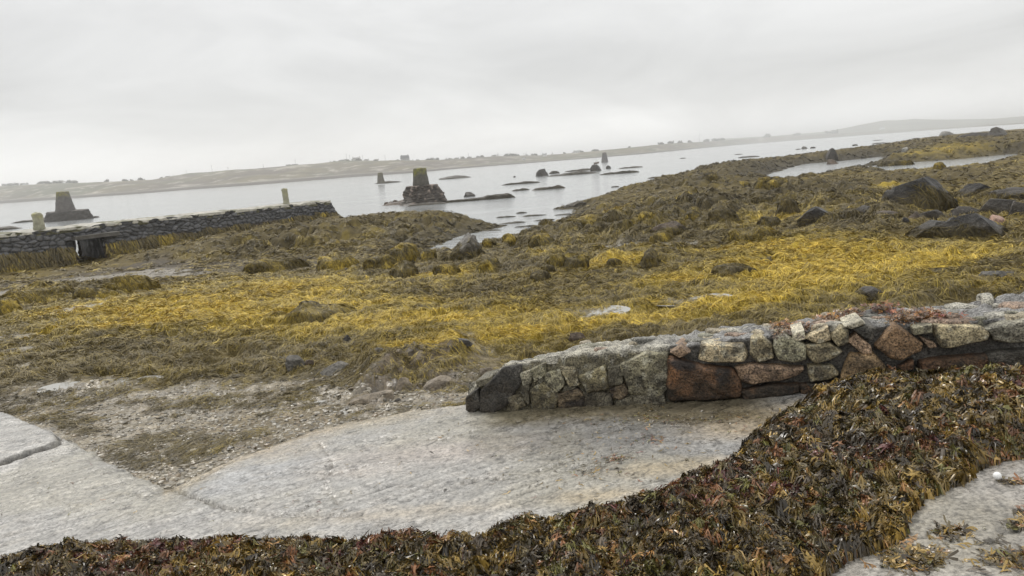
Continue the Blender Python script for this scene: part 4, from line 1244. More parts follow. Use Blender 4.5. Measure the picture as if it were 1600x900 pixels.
for k in range(60):
    f = k / 59
    if f < .42:
        a = f / .42; off = np.zeros(ns) - .03; zz = None; fr = a
        zcur = (zslip(*(wa[:2, None] + wt[:2, None] * ssamp)) - .2) * (1 - a) + zf * a
        offv = -.03 - .02 * a ** 6 - .02 * sstep(1.3, 1.7, ssamp)
    elif f < .72:
        a = (f - .42) / .30
        zcur = zf * (1 - a) + zbk * a
        offv = -.055 - (THW - .05) * a * sstep(-.1, .9, ssamp)
    else:
        a = (f - .72) / .28
        zcur = zbk * (1 - a) + (zbk - 1.3) * a
        offv = -.055 - (THW - .05) * sstep(-.1, .9, ssamp) - .1 * a
    rows.append(np.stack([wt[0] * ssamp + wn[0] * offv, wt[1] * ssamp + wn[1] * offv, zcur - wa[2]], -1))
G = np.stack(rows)                                               # 60, ns, 3
nrm = np.cross(np.gradient(G, axis=1), np.gradient(G, axis=0)); nrm /= np.linalg.norm(nrm, axis=2, keepdims=True) + 1e-9
if (nrm[10] @ wn).mean() < 0: nrm = -nrm
G = G + nrm * ((.035 * fbm3(G, 5, 3, 4) + .02 * fbm3(G, 22, 6, 2)) + (np.arange(60) > 24)[:, None] * .04 * np.abs(fbm3(G, 8, 9, 3)))[..., None]
c = np.array([.115, .108, .096]) * (1 + .8 * fbm3(G, 6, 12, 3)[..., None])
kf = (np.arange(60) > 24)[:, None, None]
c = np.where(kf, np.array([.23, .225, .215]) * (1 + .4 * fbm3(G, 7, 15, 3)[..., None]), c)
left = sstep(1.9, 1.2, ssamp)[None, :, None]
oldc = np.array([.21, .185, .115]) * (1 + .9 * fbm3(G, 8, 18, 4)[..., None])
pal = sstep(.08, .34, fbm3(G, 26, 28, 3))[..., None]; drk = sstep(.08, .34, fbm3(G, 18, 38, 3))[..., None]; oldc = oldc * (1 - .7 * drk) + np.array([.06, .052, .038]) * .7 * drk
oldc = oldc * (1 - pal * .7) + np.array([.34, .33, .28]) * pal * .7
c = c * (1 - left * .85) + np.where(kf, np.array([.40, .375, .30]) * (1 + .7 * fbm3(G, 9, 19, 3)[..., None]) * (1 + .7 * fbm3(G, 30, 39, 2)[..., None]), oldc) * left * .85
mesh_np('mortar_core', G.reshape(-1, 3), grid_faces(60, ns), M_stone, np.clip(c, .01, .8).reshape(-1, 3), parent=wall)
_cap = G[:42, 0]; cm = np.array([0.06, 0.0, 0.02]); # closing of the low end
capV = np.concatenate([_cap, [_cap.mean(0) - wt * .02]])
mesh_np('end_face', capV, np.array([[i, i + 1, 42] for i in range(41)]), M_stone, np.tile([.06, .06, .06], (43, 1)), parent=wall)

STC = dict(rust=(.115, .064, .036), pinkb=(.31, .225, .165), buff=(.36, .31, .22), green=(.24, .235, .175), olive=(.25, .22, .15), brown=(.19, .125, .075), tanb=(.28, .20, .12), dark=(.075, .072, .066), grey=(.19, .185, .16), black=(.062, .060, .058), pale=(.40, .38, .32), moss=(.165, .145, .08), lichen=(.25, .24, .18))
STONES = [
    ('rust', [(1048, 561), (1062, 563), (1100, 573), (1142, 577), (1154, 600), (1155, 619), (1120, 625), (1050, 626), (1043, 600)], 'large rust stained block'),
    ('pinkb', [(1047, 549), (1064, 540), (1079, 551), (1062, 559)], None),
    ('buff', [(1091, 561), (1097, 539), (1130, 537), (1158, 539), (1166, 554), (1160, 563), (1108, 566)], 'pale buff cap block'),
    ('olive', [(1173, 552), (1174, 530), (1190, 526), (1205, 538), (1208, 560), (1186, 566)], None),
    ('green', [(1209, 545), (1211, 529), (1224, 524), (1240, 532), (1257, 538), (1258, 560), (1240, 565), (1217, 561)], None),
    ('pinkb', [(1151, 574), (1180, 568), (1232, 574), (1254, 574), (1247, 584), (1220, 594), (1176, 600), (1160, 595)], None),
    ('rust', [(1160, 611), (1200, 602), (1248, 600), (1248, 612), (1200, 620), (1161, 624)], None),
    ('rust', [(1250, 600), (1268, 600), (1270, 614), (1252, 616)], None),
    ('pale', [(1238, 520), (1256, 515), (1258, 530), (1240, 533)], None),
    ('buff', [(1258, 528), (1276, 518), (1293, 510), (1297, 530), (1278, 537)], None),
    ('olive', [(1297, 526), (1312, 511), (1325, 513), (1325, 535), (1310, 541)], None),
    ('olive', [(1259, 539), (1294, 536), (1315, 550), (1297, 562), (1275, 568), (1262, 556)], None),
    ('pinkb', [(1325, 533), (1339, 522), (1360, 541), (1361, 551), (1347, 552)], 'pinkish speckled stone'),
    ('brown', [(1369, 541), (1398, 507), (1410, 514), (1440, 536), (1436, 548), (1408, 563), (1392, 559)], 'brown diamond shaped stone'),
    ('tanb', [(1330, 553), (1364, 553), (1388, 580), (1391, 594), (1350, 608), (1312, 614), (1318, 578)], 'large tan stone'),
    ('lichen', [(1426, 511), (1456, 507), (1457, 520), (1428, 522)], None),
    ('pinkb', [(1436, 525), (1460, 536), (1463, 542), (1452, 544)], None),
    ('olive', [(1460, 507), (1500, 508), (1530, 510), (1543, 520), (1540, 529), (1492, 541), (1472, 542), (1463, 520)], 'long olive cap stone'),
    ('grey', [(1540, 514), (1566, 505), (1612, 498), (1612, 531), (1578, 535), (1553, 531)], None),
    ('rust', [(1404, 573), (1426, 562), (1427, 575), (1412, 581)], None),
    ('rust', [(1440, 566), (1480, 559), (1538, 554), (1540, 582), (1500, 590), (1440, 592)], None),
    ('dark', [(1544, 551), (1612, 545), (1612, 580), (1544, 586)], None),
    ('olive', [(1262, 571), (1300, 572), (1311, 584), (1297, 592), (1266, 595)], None),
    ('dark', [(1262, 600), (1300, 598), (1308, 612), (1275, 616)], None),
    ('dark', [(1332, 514), (1352, 508), (1368, 512), (1362, 532), (1345, 524)], None),
    ('pale', [(1318, 509), (1345, 500), (1352, 506), (1330, 513)], None),
    ('black', [(727, 640), (729, 620), (746, 608), (752, 634), (737, 646)], 'small black end stone'),
    ('black', [(752, 610), (786, 577), (812, 574), (813, 600), (789, 637), (768, 645), (753, 640)], 'big black end boulder'),
    ('dark', [(746, 595), (766, 590), (768, 598), (748, 604)], None),
    ('grey', [(814, 585), (830, 580), (829, 598), (818, 601)], None),
    ('moss', [(828, 611), (850, 600), (870, 616), (868, 635), (836, 638)], None),
    ('green', [(852, 586), (874, 579), (881, 600), (870, 611), (856, 601)], None),
    ('olive', [(876, 575), (897, 577), (904, 600), (890, 603)], None),
    ('moss', [(906, 589), (943, 574), (948, 606), (920, 611)], None),
    ('rust', [(872, 617), (900, 608), (911, 620), (910, 633), (876, 637)], None),
    ('rust', [(954, 609), (974, 601), (981, 612), (970, 625), (958, 619)], None),
    ('lichen', [(976, 570), (1010, 556), (1039, 556), (1041, 600), (1028, 619), (987, 612)], None),
    ('olive', [(794, 622), (812, 618), (820, 634), (800, 642)], None),
    ('grey', [(930, 613), (952, 616), (956, 633), (936, 636)], None),
    ('dark', [(815, 604), (826, 602), (826, 632), (818, 622)], None),
    ('grey', [(990, 617), (1020, 622), (1036, 618), (1038, 630), (995, 633)], None),
    ('dark', [(950, 576), (972, 572), (972, 598), (952, 604)], None),
    ('green', [(830, 578), (850, 570), (851, 586), (836, 596)], None),
    ('dark', [(912, 614), (928, 614), (932, 635), (914, 636)], None),
    ('lichen', [(962, 628), (984, 620), (990, 634), (966, 638)], None),
    ('dark', [(882, 604), (900, 604), (898, 607), (880, 612)], None),
]


def wall_stone(cname, poly, label, seed):
    s, z = wplane([p[0] for p in poly], [p[1] for p in poly])
    Q = np.stack([s, z], -1); ctr = Q.mean(0)
    if ctr[0] < 1.55 and cname != 'black': Q = ctr + (Q - ctr) * 1.1
    # resample the outline and round its corners
    cl_ = np.concatenate([Q, Q[:1]]); seg = np.linalg.norm(np.diff(cl_, axis=0), axis=1); cum = np.concatenate([[0], np.cumsum(seg)])
    nn = 110; tt = np.linspace(0, cum[-1], nn, endpoint=False)
    R = np.stack([np.interp(tt, cum, cl_[:, 0]), np.interp(tt, cum, cl_[:, 1])], -1)
    for _ in range(3): R = .25 * np.roll(R, 1, 0) + .5 * R + .25 * np.roll(R, -1, 0)
    size = math.sqrt(max(np.prod(Q.max(0) - Q.min(0)), 1e-4))
    g = np.random.default_rng(seed)
    pro = min(.04, .07 * size + .013) * g.uniform(.7, 1.2) * (.4 if Q[:, 0].mean() < 1.55 else 1.0)
    rings = [(1.0, -.24), (1.06, -.06), (1.07, -.012), (1.04, pro * .45), (.965, pro * .8), (.93, pro * .93), (.87, pro * 1.0), (.79, pro * 1.04), (.7, pro * 1.07), (.6, pro * 1.09), (.5, pro * 1.1), (.4, pro * 1.12), (.3, pro * 1.12), (.2, pro * 1.13), (.1, pro * 1.13), (.005, pro * 1.13)]
    P = []
    for f, d in rings:
        q = ctr + (R - ctr) * f
        P.append(np.stack([q[:, 0], np.full(nn, d), q[:, 1]], -1))
    P = np.stack(P)
    n_ = fbm3(P + seed, 4 / max(size, .08), seed, 3) * .10 * size + fbm3(P + seed, 22, seed + 3, 2) * .012
    w_ = np.concatenate([[0, .4, .7], np.ones(len(rings) - 3)])[:, None]
    P[..., 1] += n_ * w_ * .5
    tilt = g.normal(0, .12, 2)
    P[3:, :, 1] += (tilt[0] * (P[3:, :, 0] - ctr[0]) + tilt[1] * (P[3:, :, 2] - ctr[1])) * .6
    dl = P[..., [0, 2]] - ctr
    P[..., 0] += dl[..., 0] * fbm3(P + seed * 2, 9, seed + 7, 2) * .10; P[..., 2] += dl[..., 1] * fbm3(P + seed * 2, 9, seed + 8, 2) * .10
    Wd = wt * P[..., 0:1] + wn * P[..., 1:2] + np.array([0, 0, 1]) * (P[..., 2:3] - wa[2])
    gain = {'black': 1.0, 'dark': 1.0, 'rust': 1.0, 'brown': 1.12, 'pinkb': 1.12, 'tanb': 1.15}.get(cname, 1.38)
    col = np.array(STC[cname]) * gain * np.array([1.04, 1.0, .90])
    old = Q[:, 0].mean() < 1.6 and cname != 'black'
    if old: col = col * .5 + np.array([.19, .17, .11]) * .5
    u = fbm3(Wd + seed, 9, seed + 5, 4)[..., None]
    c = col * (1 + .6 * u)
    if cname == 'rust':
        k = sstep(.05, .3, fbm3(Wd, 9, seed + 2, 4))[..., None]; c = c * (1 - k) + np.array([.03, .022, .018]) * k
        k = sstep(.2, .45, fbm3(Wd, 9, seed + 6, 3))[..., None]; c = c * (1 - k) + np.array([.18, .088, .038]) * k
    if cname in ('green', 'olive', 'lichen', 'buff', 'grey', 'moss'):
        k = sstep(.08, .36, fbm3(Wd, 24, seed + 2, 3))[..., None] * .75; c = c * (1 - k) + np.array([.42, .40, .31]) * k
        k = sstep(.12, .36, fbm3(Wd, 19, seed + 12, 3))[..., None] * .75; c = c * (1 - k) + np.array([.07, .062, .045]) * k
    if cname == 'pinkb':
        k = sstep(.1, .4, fbm3(Wd, 16, seed + 2, 3))[..., None] * .7; c = c * (1 - k) + np.array([.12, .085, .07]) * k
    hb_ = (Wd @ np.array([0, 0, 1.0]) + wa[2] - zslip(Wd[..., 0] + wa[0], Wd[..., 1] + wa[1]))[..., None]
    k = sstep(.26, .0, hb_ + .25 * u) * .6; c = c * (1 - k) + np.array([.05, .038, .024]) * k      # tide stain
    o = mesh_np('stone', Wd.reshape(-1, 3), grid_faces(len(rings), nn, True), M_stone, np.clip(c, .008, .7).reshape(-1, 3), parent=wall)
    if label: o['label'] = label


for i, (cn, poly, lab) in enumerate(STONES):
    wall_stone(cn, poly, lab, 100 + i)
# flat stones bedded into the top
TOPS = [(1540, 468, 17, 12, 'pale'), (1590, 476, 40, 12, 'pinkb'), (1560, 492, 34, 10, 'pale'), (1490, 500, 60, 8, 'pinkb'), (1470, 488, 60, 9, 'pale'), (1500, 478, 40, 10, 'pale'), (1420, 496, 50, 8, 'pinkb'),
        (1370, 492, 50, 8, 'grey'), (1350, 500, 40, 7, 'pale'), (1190, 513, 42, 8, 'pale'), (1125, 517, 40, 8, 'buff'), (1150, 523, 40, 6, 'pinkb'), (1090, 531, 40, 8, 'grey'), (1030, 540, 36, 7, 'pale'), (985, 543, 34, 8, 'pale'),
        (950, 549, 36, 6, 'pinkb'), (1010, 530, 40, 7, 'grey'), (930, 541, 40, 7, 'lichen'), (890, 553, 40, 6, 'pale'), (850, 560, 36, 6, 'lichen'), (1250, 508, 40, 6, 'grey'), (1600, 500, 44, 9, 'buff'), (1215, 520, 26, 6, 'pale'), (1290, 504, 34, 6, 'pinkb'), (815, 569, 30, 6, 'grey')]
Gtop = G[26:44] + wa
fl = Gtop.reshape(-1, 3); fpx, fpy, _ = project(fl[:, 0], fl[:, 1], fl[:, 2])
_g = np.random.default_rng(17)
_c = np.nonzero((fpx > 775) & (fpx < 1610))[0]
for k in _g.choice(_c, 46, replace=False):
    TOPS.append((fpx[k], fpy[k], _g.uniform(12, 30), _g.uniform(4, 8), ['pale', 'lichen', 'grey', 'pinkb', 'buff', 'pale'][_g.integers(0, 6)]))
for i, (px_, py_, w, h, cn) in enumerate(TOPS):
    k = np.argmin((fpx - px_) ** 2 + ((fpy - py_) * 2) ** 2); p = fl[k]
    s_ = np.linalg.norm(p - np.array([0, 0, EYE])) / FPX
    g = np.random.default_rng(300 + i)
    nn = 30; th = np.linspace(0, 2 * np.pi, nn, endpoint=False)
    rad_ = 1 + .28 * np.array([noise2(np.array([math.cos(q) * 1.5 + i * 7]), np.array([math.sin(q) * 1.5 + i]), 5)[0] for q in th])
    a = w * s_ / 2; b_ = min(h * s_ / 2 * 3.0, .17)
    rings = [(1.05, -.05), (1.0, .0), (.93, .008), (.75, .012), (.4, .013), (.01, .013)]
    if i == 0: rings = [(1.05, -.05), (1.0, .02), (.9, .035), (.7, .045), (.4, .05), (.01, .05)]
    Pq = np.stack([np.stack([wt[0] * np.cos(th) * rad_ * a * f - wn[0] * np.sin(th) * rad_ * b_ * f, wt[1] * np.cos(th) * rad_ * a * f - wn[1] * np.sin(th) * rad_ * b_ * f, np.full(nn, d)], -1) for f, d in rings])
    Pq = Pq + (fbm3(Pq + i, 14, i, 3) * .012)[..., None] * np.array([0, 0, 1]) + (p - wa)
    c = np.array(STC[cn]) * (1 + .4 * fbm3(Pq, 12, i, 3)[..., None])
    mesh_np('cap_stone', Pq.reshape(-1, 3), grid_faces(len(rings), nn, True), M_stone, np.clip(c, .02, .8).reshape(-1, 3), parent=wall)

# ------------------------------------------------------------------ wrack (heap of torn weed)
HEAP_PX = [(-250, 930, 0.060), (-60, 885, 0.072), (0, 868, 0.084), (60, 848, 0.096), (150, 842, 0.084), (260, 838, 0.084), (300, 826, 0.108), (370, 838, 0.090), (430, 833, 0.090), (560, 833, 0.090), (640, 820, 0.096), (740, 822, 0.096),
           (810, 795, 0.108), (870, 800, 0.090), (930, 780, 0.090), (1040, 757, 0.072), (1130, 718, 0.072), (1200, 653, 0.060), (1265, 618, 0.060)]
hp = [tuple(gps(a, b_, c)[:2]) for a, b_, c in HEAP_PX]
hp += [tuple(gps(1310, 607)[:2]), tuple((wa + wt * 4.0)[:2]), tuple((wa + wt * 7.8)[:2])]
hp += [tuple(gps(a, b_, 0)[:2]) for a, b_ in [(1720, 690), (1600, 722), (1540, 737), (1480, 764), (1420, 806), (1370, 856), (1310, 900), (1240, 960), (1100, 1080)]]
hp += [(.2, 1.0), (-3.5, 1.0)]
hx0, hy0, hst = -5.2, .9, .02
xs = np.arange(hx0, 6.5, hst); ys = np.arange(hy0, 6.2, hst)
X, Y = np.meshgrid(xs, ys); hsh = X.shape


def heap_h(x, y):
    d = -sdf_poly(x, y, hp) + .07 * fbm2(x * 3, y * 3, 201, 3)
    ws = (np.stack([x, y], -1) - wa[:2]) @ wt[:2]; wd_ = (np.stack([x, y], -1) - wa[:2]) @ wn[:2]
    pile = np.clip(sstep(1.0, .1, wd_) * sstep(2.2, 3.4, ws), 0, 1) * .03
    lump_ = 1 - np.abs(fbm2(x * 1.5, y * 1.5, 203, 2)) * 2
    h = (.095 + pile) * (1 - np.exp(-np.clip(d, 0, 9) / .14)) + sstep(0, .25, d) * (.05 * lump_ + .055 * fbm2(x * 4.0, y * 4.0, 205, 3) + .03 * fbm2(x * 14, y * 14, 207, 2))
    return np.where(d > 0, h, -.05), d


Hh, Hd = heap_h(X.ravel(), Y.ravel())
Hg = (zslip(X.ravel(), Y.ravel()) + Hh).reshape(hsh); Hd = Hd.reshape(hsh)
fq = grid_faces(*hsh); kk = (Hd > -.03).ravel(); fq = fq[kk[fq].all(1)]
used = np.zeros(X.size, bool); used[fq.ravel()] = True; rm = np.cumsum(used) - 1
V = np.stack([X.ravel(), Y.ravel(), Hg.ravel() - .02], -1)[used]
heap_parts = [(V, rm[fq], np.array([.022, .017, .01]))]


def heapz(x, y):
    i = np.clip((y - hy0) / hst, 0, hsh[0] - 1.01); j = np.clip((x - hx0) / hst, 0, hsh[1] - 1.01)
    return Hg[i.astype(int), j.astype(int)], Hd[i.astype(int), j.astype(int)]


FP = np.array([[.090, .068, .026], [.050, .038, .022], [.145, .100, .030], [.22, .145, .034], [.34, .23, .08], [.18, .082, .034], [.12, .040, .034], [.115, .105, .028], [.28, .15, .05], [.10, .078, .054]])


def frond_cols(x, y, g, n):
    a = fbm2(x * 2.6, y * 2.6, 211, 3) * 1.7; b_ = fbm2(x * 3.6, y * 3.6, 213, 3) * 1.6; r_ = fbm2(x * 2.0, y * 2.0, 217, 3) * 1.7
    W = np.stack([np.full(n, 1.3), 1.0 + 1.6 * np.clip(-a, 0, 1) * 2, np.full(n, 1.0), .7 + 1.5 * np.clip(a, 0, 1) * 2, .06 + .8 * np.clip(b_, 0, 1) ** 1.3, .34 + 1.3 * np.clip(r_, 0, 1) * 1.4, .05 + 1.2 * np.clip(r_ - .25, 0, 1) * 2, .45 + .9 * np.clip(-b_, 0, 1), .10 + .5 * np.clip(b_ + a, 0, 1), np.full(n, .7)], 1)
    W = np.cumsum(W, 1); W /= W[:, -1:]
    k = (g.random(n)[:, None] > W).sum(1)
    return FP[np.clip(k, 0, 9)] * g.uniform(.7, 1.7, (n, 1))


def unit(v): return v / (np.linalg.norm(v, axis=-1, keepdims=True) + 1e-9)


# frond templates: (t along, s across) in units of length; blades that fork once or twice
def blade_tpl(w, forks):
    pts, qs = [], []

    def strip(line, ws):
        n0 = len(pts)
        for k, ((t, q), ww) in enumerate(zip(line, ws)):
            a = np.array(line[min(k + 1, len(line) - 1)]) - np.array(line[max(k - 1, 0)]); a = a / np.linalg.norm(a)
            pts.append((t + a[1] * ww / 2, q - a[0] * ww / 2)); pts.append((t - a[1] * ww / 2, q + a[0] * ww / 2))
        for i in range(len(line) - 1):
            a = n0 + 2 * i; qs.append((a, a + 1, a + 3, a + 2))
    if forks == 0:
        strip([(0, 0), (.2, .02), (.4, .0), (.6, -.02), (.8, .0), (1.0, .03)], [w * .3, w * .7, w, w * .9, w * .8, w * .35])
    elif forks == 1:
        strip([(0, 0), (.25, .02), (.5, 0)], [w * .35, w * .6, w * .8])
        strip([(.46, -.02), (.7, -.11), (.95, -.15)], [w * .6, w * .9, w * .5]); strip([(.46, .02), (.68, .10), (1.0, .20)], [w * .6, w * .85, w * .5])
    else:
        strip([(0, 0), (.16, .02), (.32, 0)], [w * .35, w * .6, w * .8])
        strip([(.29, -.02), (.45, -.11), (.6, -.17)], [w * .6, w * .7, w * .7]); strip([(.29, .02), (.46, .10), (.62, .15)], [w * .6, w * .7, w * .7])
        for (t, q), e in (((.58, -.19), -.16), ((.58, -.15), .02), ((.60, .13), -.02), ((.60, .17), .18)):
            strip([(t, q), (t + .2, q + e * .6), (t + .37, q + e)], [w * .55, w * .85, w * .6])
    return np.array(pts), np.array(qs)


def fronds(x, y, z, g, L, tpl, col, flat=.15, curl=.8, surf=None, az=None, hump=None):
    n = len(x); pts, qs = tpl
    if az is None: az = fbm2(x * 1.9, y * 1.9, 231, 3) * 8 + g.normal(0, .9, n)
    bend = g.normal(0, 1.1, n)[:, None]
    t = pts[:, 0][None]; q = pts[:, 1][None] * g.uniform(.7, 1.3, n)[:, None]
    a = bend * (t - .3)
    u = t - .35 - q * np.sin(a); v = q * np.cos(a) + .5 * bend * (t - .3) ** 2
    X = x[:, None] + L[:, None] * (u * np.cos(az)[:, None] - v * np.sin(az)[:, None])
    Y = y[:, None] + L[:, None] * (u * np.sin(az)[:, None] + v * np.cos(az)[:, None])
    sl = g.normal(0, flat, n)[:, None]; roll = g.normal(0, .55, n)[:, None]
    rip = .07 * np.sin(t * g.uniform(5, 12, n)[:, None] + g.uniform(0, 6.3, n)[:, None]) + roll * pts[:, 1][None] * np.cos(t * 3 + g.uniform(0, 6.3, n)[:, None]) + sl * (t - .3) - .12 * (t - .4) ** 2
    if surf is None:
        Z = z[:, None] + L[:, None] * rip
    else:
        Z = surf(X.ravel(), Y.ravel())[0].reshape(X.shape) + (z - surf(x, y)[0])[:, None] + L[:, None] * rip
    if hump is not None: Z = Z + hump[:, None] * (1 - t ** 1.6)
    P = np.stack([X, Y, Z], -1)
    m = len(pts)
    Fq = (np.arange(n) * m)[:, None, None] + qs[None]
    return P.reshape(-1, 3), Fq.reshape(-1, 4), np.repeat(col, m, 0)


def heap_pts(n, g, inner=0.02):
    r = np.exp(g.uniform(math.log(2.0), math.log(7.6), n)); az = g.uniform(rad(-47), rad(50), n)
    x = r * np.sin(az); y = r * np.cos(az)
    ok = (x > hx0 + .1) & (x < 6.3) & (y > hy0 + .1) & (y < 6.1); x, y = x[ok], y[ok]
    z, d = heapz(x, y)
    ok = d > inner - .03 * g.random(len(d)); x, y, z = x[ok], y[ok], z[ok]
    w_ = (np.stack([x, y], -1) - wa[:2]) @ wn[:2]
    ok = w_ > .03
    return x[ok], y[ok], z[ok]


g = np.random.default_rng(77)
T1 = blade_tpl(.13, 2); T2 = blade_tpl(.16, 0); T3 = blade_tpl(.40, 0); T4 = blade_tpl(.085, 1)
for tpl, n, lo, hi, fl_, lift in ((T1, 50000, .03, .07, .2, .03), (T4, 60000, .035, .09, .2, .035), (T2, 45000, .02, .05, .2, .03), (T3, 7000, .025, .05, .25, .03)):
    x, y, z = heap_pts(n, g)
    r = np.hypot(x, y); L = g.uniform(lo, hi, len(x)) * (.7 + .12 * r)
    heap_parts.append(fronds(x, y, z + lift * (g.random(len(x)) - .45), g, L, tpl, frond_cols(x, y, g, len(x)), fl_, surf=heapz))
for tpl, nt2, m, lo, hi in ((T1, 8500, 12, .035, .075), (T4, 13000, 18, .04, .10), (T2, 3500, 14, .03, .07)):      # whole plants, fronds from one holdfast
    x, y, z = heap_pts(nt2, g); n = len(x)
    az0 = g.uniform(0, 6.28, n); c0 = frond_cols(x, y, g, n); hm = g.uniform(.0, .055, n); L0 = g.uniform(lo, hi, n) * (.7 + .1 * np.hypot(x, y))
    k = np.repeat(np.arange(n), m); n2_ = len(k)
    x2 = x[k] + g.normal(0, .012, n2_); y2 = y[k] + g.normal(0, .012, n2_)
    heap_parts.append(fronds(x2, y2, heapz(x2, y2)[0] + .02 * g.random(n2_), g, L0[k] * g.uniform(.6, 1.2, n2_), tpl, c0[k] * g.uniform(.6, 1.4, (n2_, 1)), .12, surf=heapz, az=az0[k] + g.normal(0, .7, n2_), hump=hm[k] * g.uniform(.4, 1.2, n2_)))
# stringy stems
x, y, z = heap_pts(60000, g); n = len(x)
K = 7; a0 = g.uniform(0, 6.28, n); kap = g.normal(0, 2.2, n); L = g.uniform(.05, .16, n)
P = np.zeros((n, K, 3)); px_, py_ = x.copy(), y.copy(); ang = a0.copy()
for k in range(K):
    P[:, k, 0] = px_; P[:, k, 1] = py_; P[:, k, 2] = heapz(px_, py_)[0] + .012 + .03 * g.random(n) * math.sin(math.pi * k / (K - 1))
    px_ = px_ + np.cos(ang) * L / (K - 1); py_ = py_ + np.sin(ang) * L / (K - 1); ang = ang + kap / (K - 1) * 1.5
side_ = np.stack([-np.sin(a0), np.cos(a0), g.normal(0, .6, n)], -1); side_ = unit(side_)
cs = frond_cols(x, y, g, n); tanm = g.random(n) < .16
cs = np.where(tanm[:, None], np.array([.34, .235, .085]) * g.uniform(.6, 1.2, (n, 1)), cs)
heap_parts.append(ribbons(P, side_[:, None], g.uniform(.0025, .006, n), cs))
# bladders: little beads
x, y, z = heap_pts(2600, g); n = len(x)
oc = np.array([[1, 0, 0], [-1, 0, 0], [0, 1, 0], [0, -1, 0], [0, 0, 1], [0, 0, -1]], float)
of = np.array([[0, 2, 4, 4], [2, 1, 4, 4], [1, 3, 4, 4], [3, 0, 4, 4]])
sz = g.uniform(.005, .012, n); th = g.uniform(0, 6.28, n)
st3 = np.stack([sz * g.uniform(1, 2, n), sz, sz], -1)
Vb = oc[None] * st3[:, None]
Vb = np.stack([Vb[..., 0] * np.cos(th)[:, None] - Vb[..., 1] * np.sin(th)[:, None], Vb[..., 0] * np.sin(th)[:, None] + Vb[..., 1] * np.cos(th)[:, None], Vb[..., 2]], -1) + np.stack([x, y, z + .02], -1)[:, None]
cb_ = np.where(g.random(n)[:, None] < .5, np.array([.30, .19, .05]), np.array([.12, .075, .02])) * g.uniform(.6, 1.2, (n, 1))
heap_parts.append((Vb.reshape(-1, 3), ((np.arange(n) * 6)[:, None, None] + of[None][:, :, [0, 1, 2, 2]]).reshape(-1, 4)[:, [0, 1, 2, 3]], np.repeat(cb_, 6, 0)))
# triangles written as quads are split off
Vb_, Fb_, Cb_ = heap_parts.pop()
V, Fq, cc = join(heap_parts)
heap = mesh_np('seaweed_heap', V, Fq, M_frond, cc)
tag(heap, kind='stuff')
beads = mesh_np('seaweed_bladders', Vb_, Fb_[:, :3], M_frond, Cb_); tag(beads, kind='stuff')

# scraps of weed on the slipway and wall top
g = np.random.default_rng(78)
sc = []
CL = [(960, 715, 26, 5, 70), (930, 735, 50, 12, 60), (1060, 655, 150, 16, 260), (960, 690, 150, 40, 170), (1020, 685, 20, 5, 30), (700, 720, 260, 60, 60), (480, 785, 100, 18, 26), (200, 760, 250, 70, 40), (1420, 870, 42, 16, 260), (1580, 872, 40, 14, 130), (1485, 832, 30, 8, 70), (1582, 752, 20, 4, 24), (1590, 815, 20, 12, 40), (1500, 865, 150, 40, 60), (1220, 668, 50, 25, 120), (880, 745, 160, 30, 60), (400, 690, 60, 20, 30)]
for cx, cy, rx, ry, n in CL:
    px_ = g.normal(cx, rx * .55, n); py_ = g.normal(cy, ry * .55, n)
    p = gps(px_, py_)
    w_ = (p[:, :2] - wa[:2]) @ wn[:2]; s_w = (p[:, :2] - wa[:2]) @ wt[:2]
    ok = ((w_ > .02) | (s_w < -.1)) & (p[:, 1] > 1.2) & (p[:, 0] < 5.3) & (p[:, 0] > -10) & (sdf_poly(p[:, 0], p[:, 1], hp) > -.02) & (sdf_poly(p[:, 0], p[:, 1], slip_poly) < -.05)
    p = p[ok]; n = len(p)
    if not n: continue
    z = slipz(p[:, 0], p[:, 1]) + .006
    small = cx < 1400
    L = g.uniform(.015, .05, n) if small else g.uniform(.02, .08, n)
    sc.append(fronds(p[:, 0], p[:, 1], z, g, L, T2 if small else T1, frond_cols(p[:, 0], p[:, 1], g, n) * .9, .12, .25))
# wall top clumps
for px0, py0, rx, n in [(1445, 497, 22, 420), (1380, 489, 16, 160), (1330, 497, 16, 140), (1250, 515, 18, 160), (1214, 528, 6, 60), (1225, 512, 16, 160), (1290, 500, 20, 160), (1405, 502, 12, 100)]:
    k = np.argmin((fpx - px0) ** 2 + ((fpy - py0) * 2) ** 2); p = fl[k]
    s_ = np.linalg.norm(p - np.array([0, 0, EYE])) / FPX
    a = g.normal(0, rx * s_ * .6, n); b_ = g.normal(0, .06, n)
    x = p[0] + wt[0] * a + wn[0] * b_; y = p[1] + wt[1] * a + wn[1] * b_
    zz = np.interp((np.stack([x, y], -1) - wa[:2]) @ wt[:2], ssamp, np.maximum(zf, zbk) * .5 + .5 * np.minimum(zf, zbk)) + .02 + .03 * g.random(n)
    sc.append(fronds(x, y, zz, g, g.uniform(.02, .06, n), T1, frond_cols(x, y, g, n) * np.array([1.3, .95, .9]), .35, .6))
V, Fq, cc = join(sc)
tag(mesh_np('seaweed_scraps', V, Fq, M_frond, cc), kind='stuff')

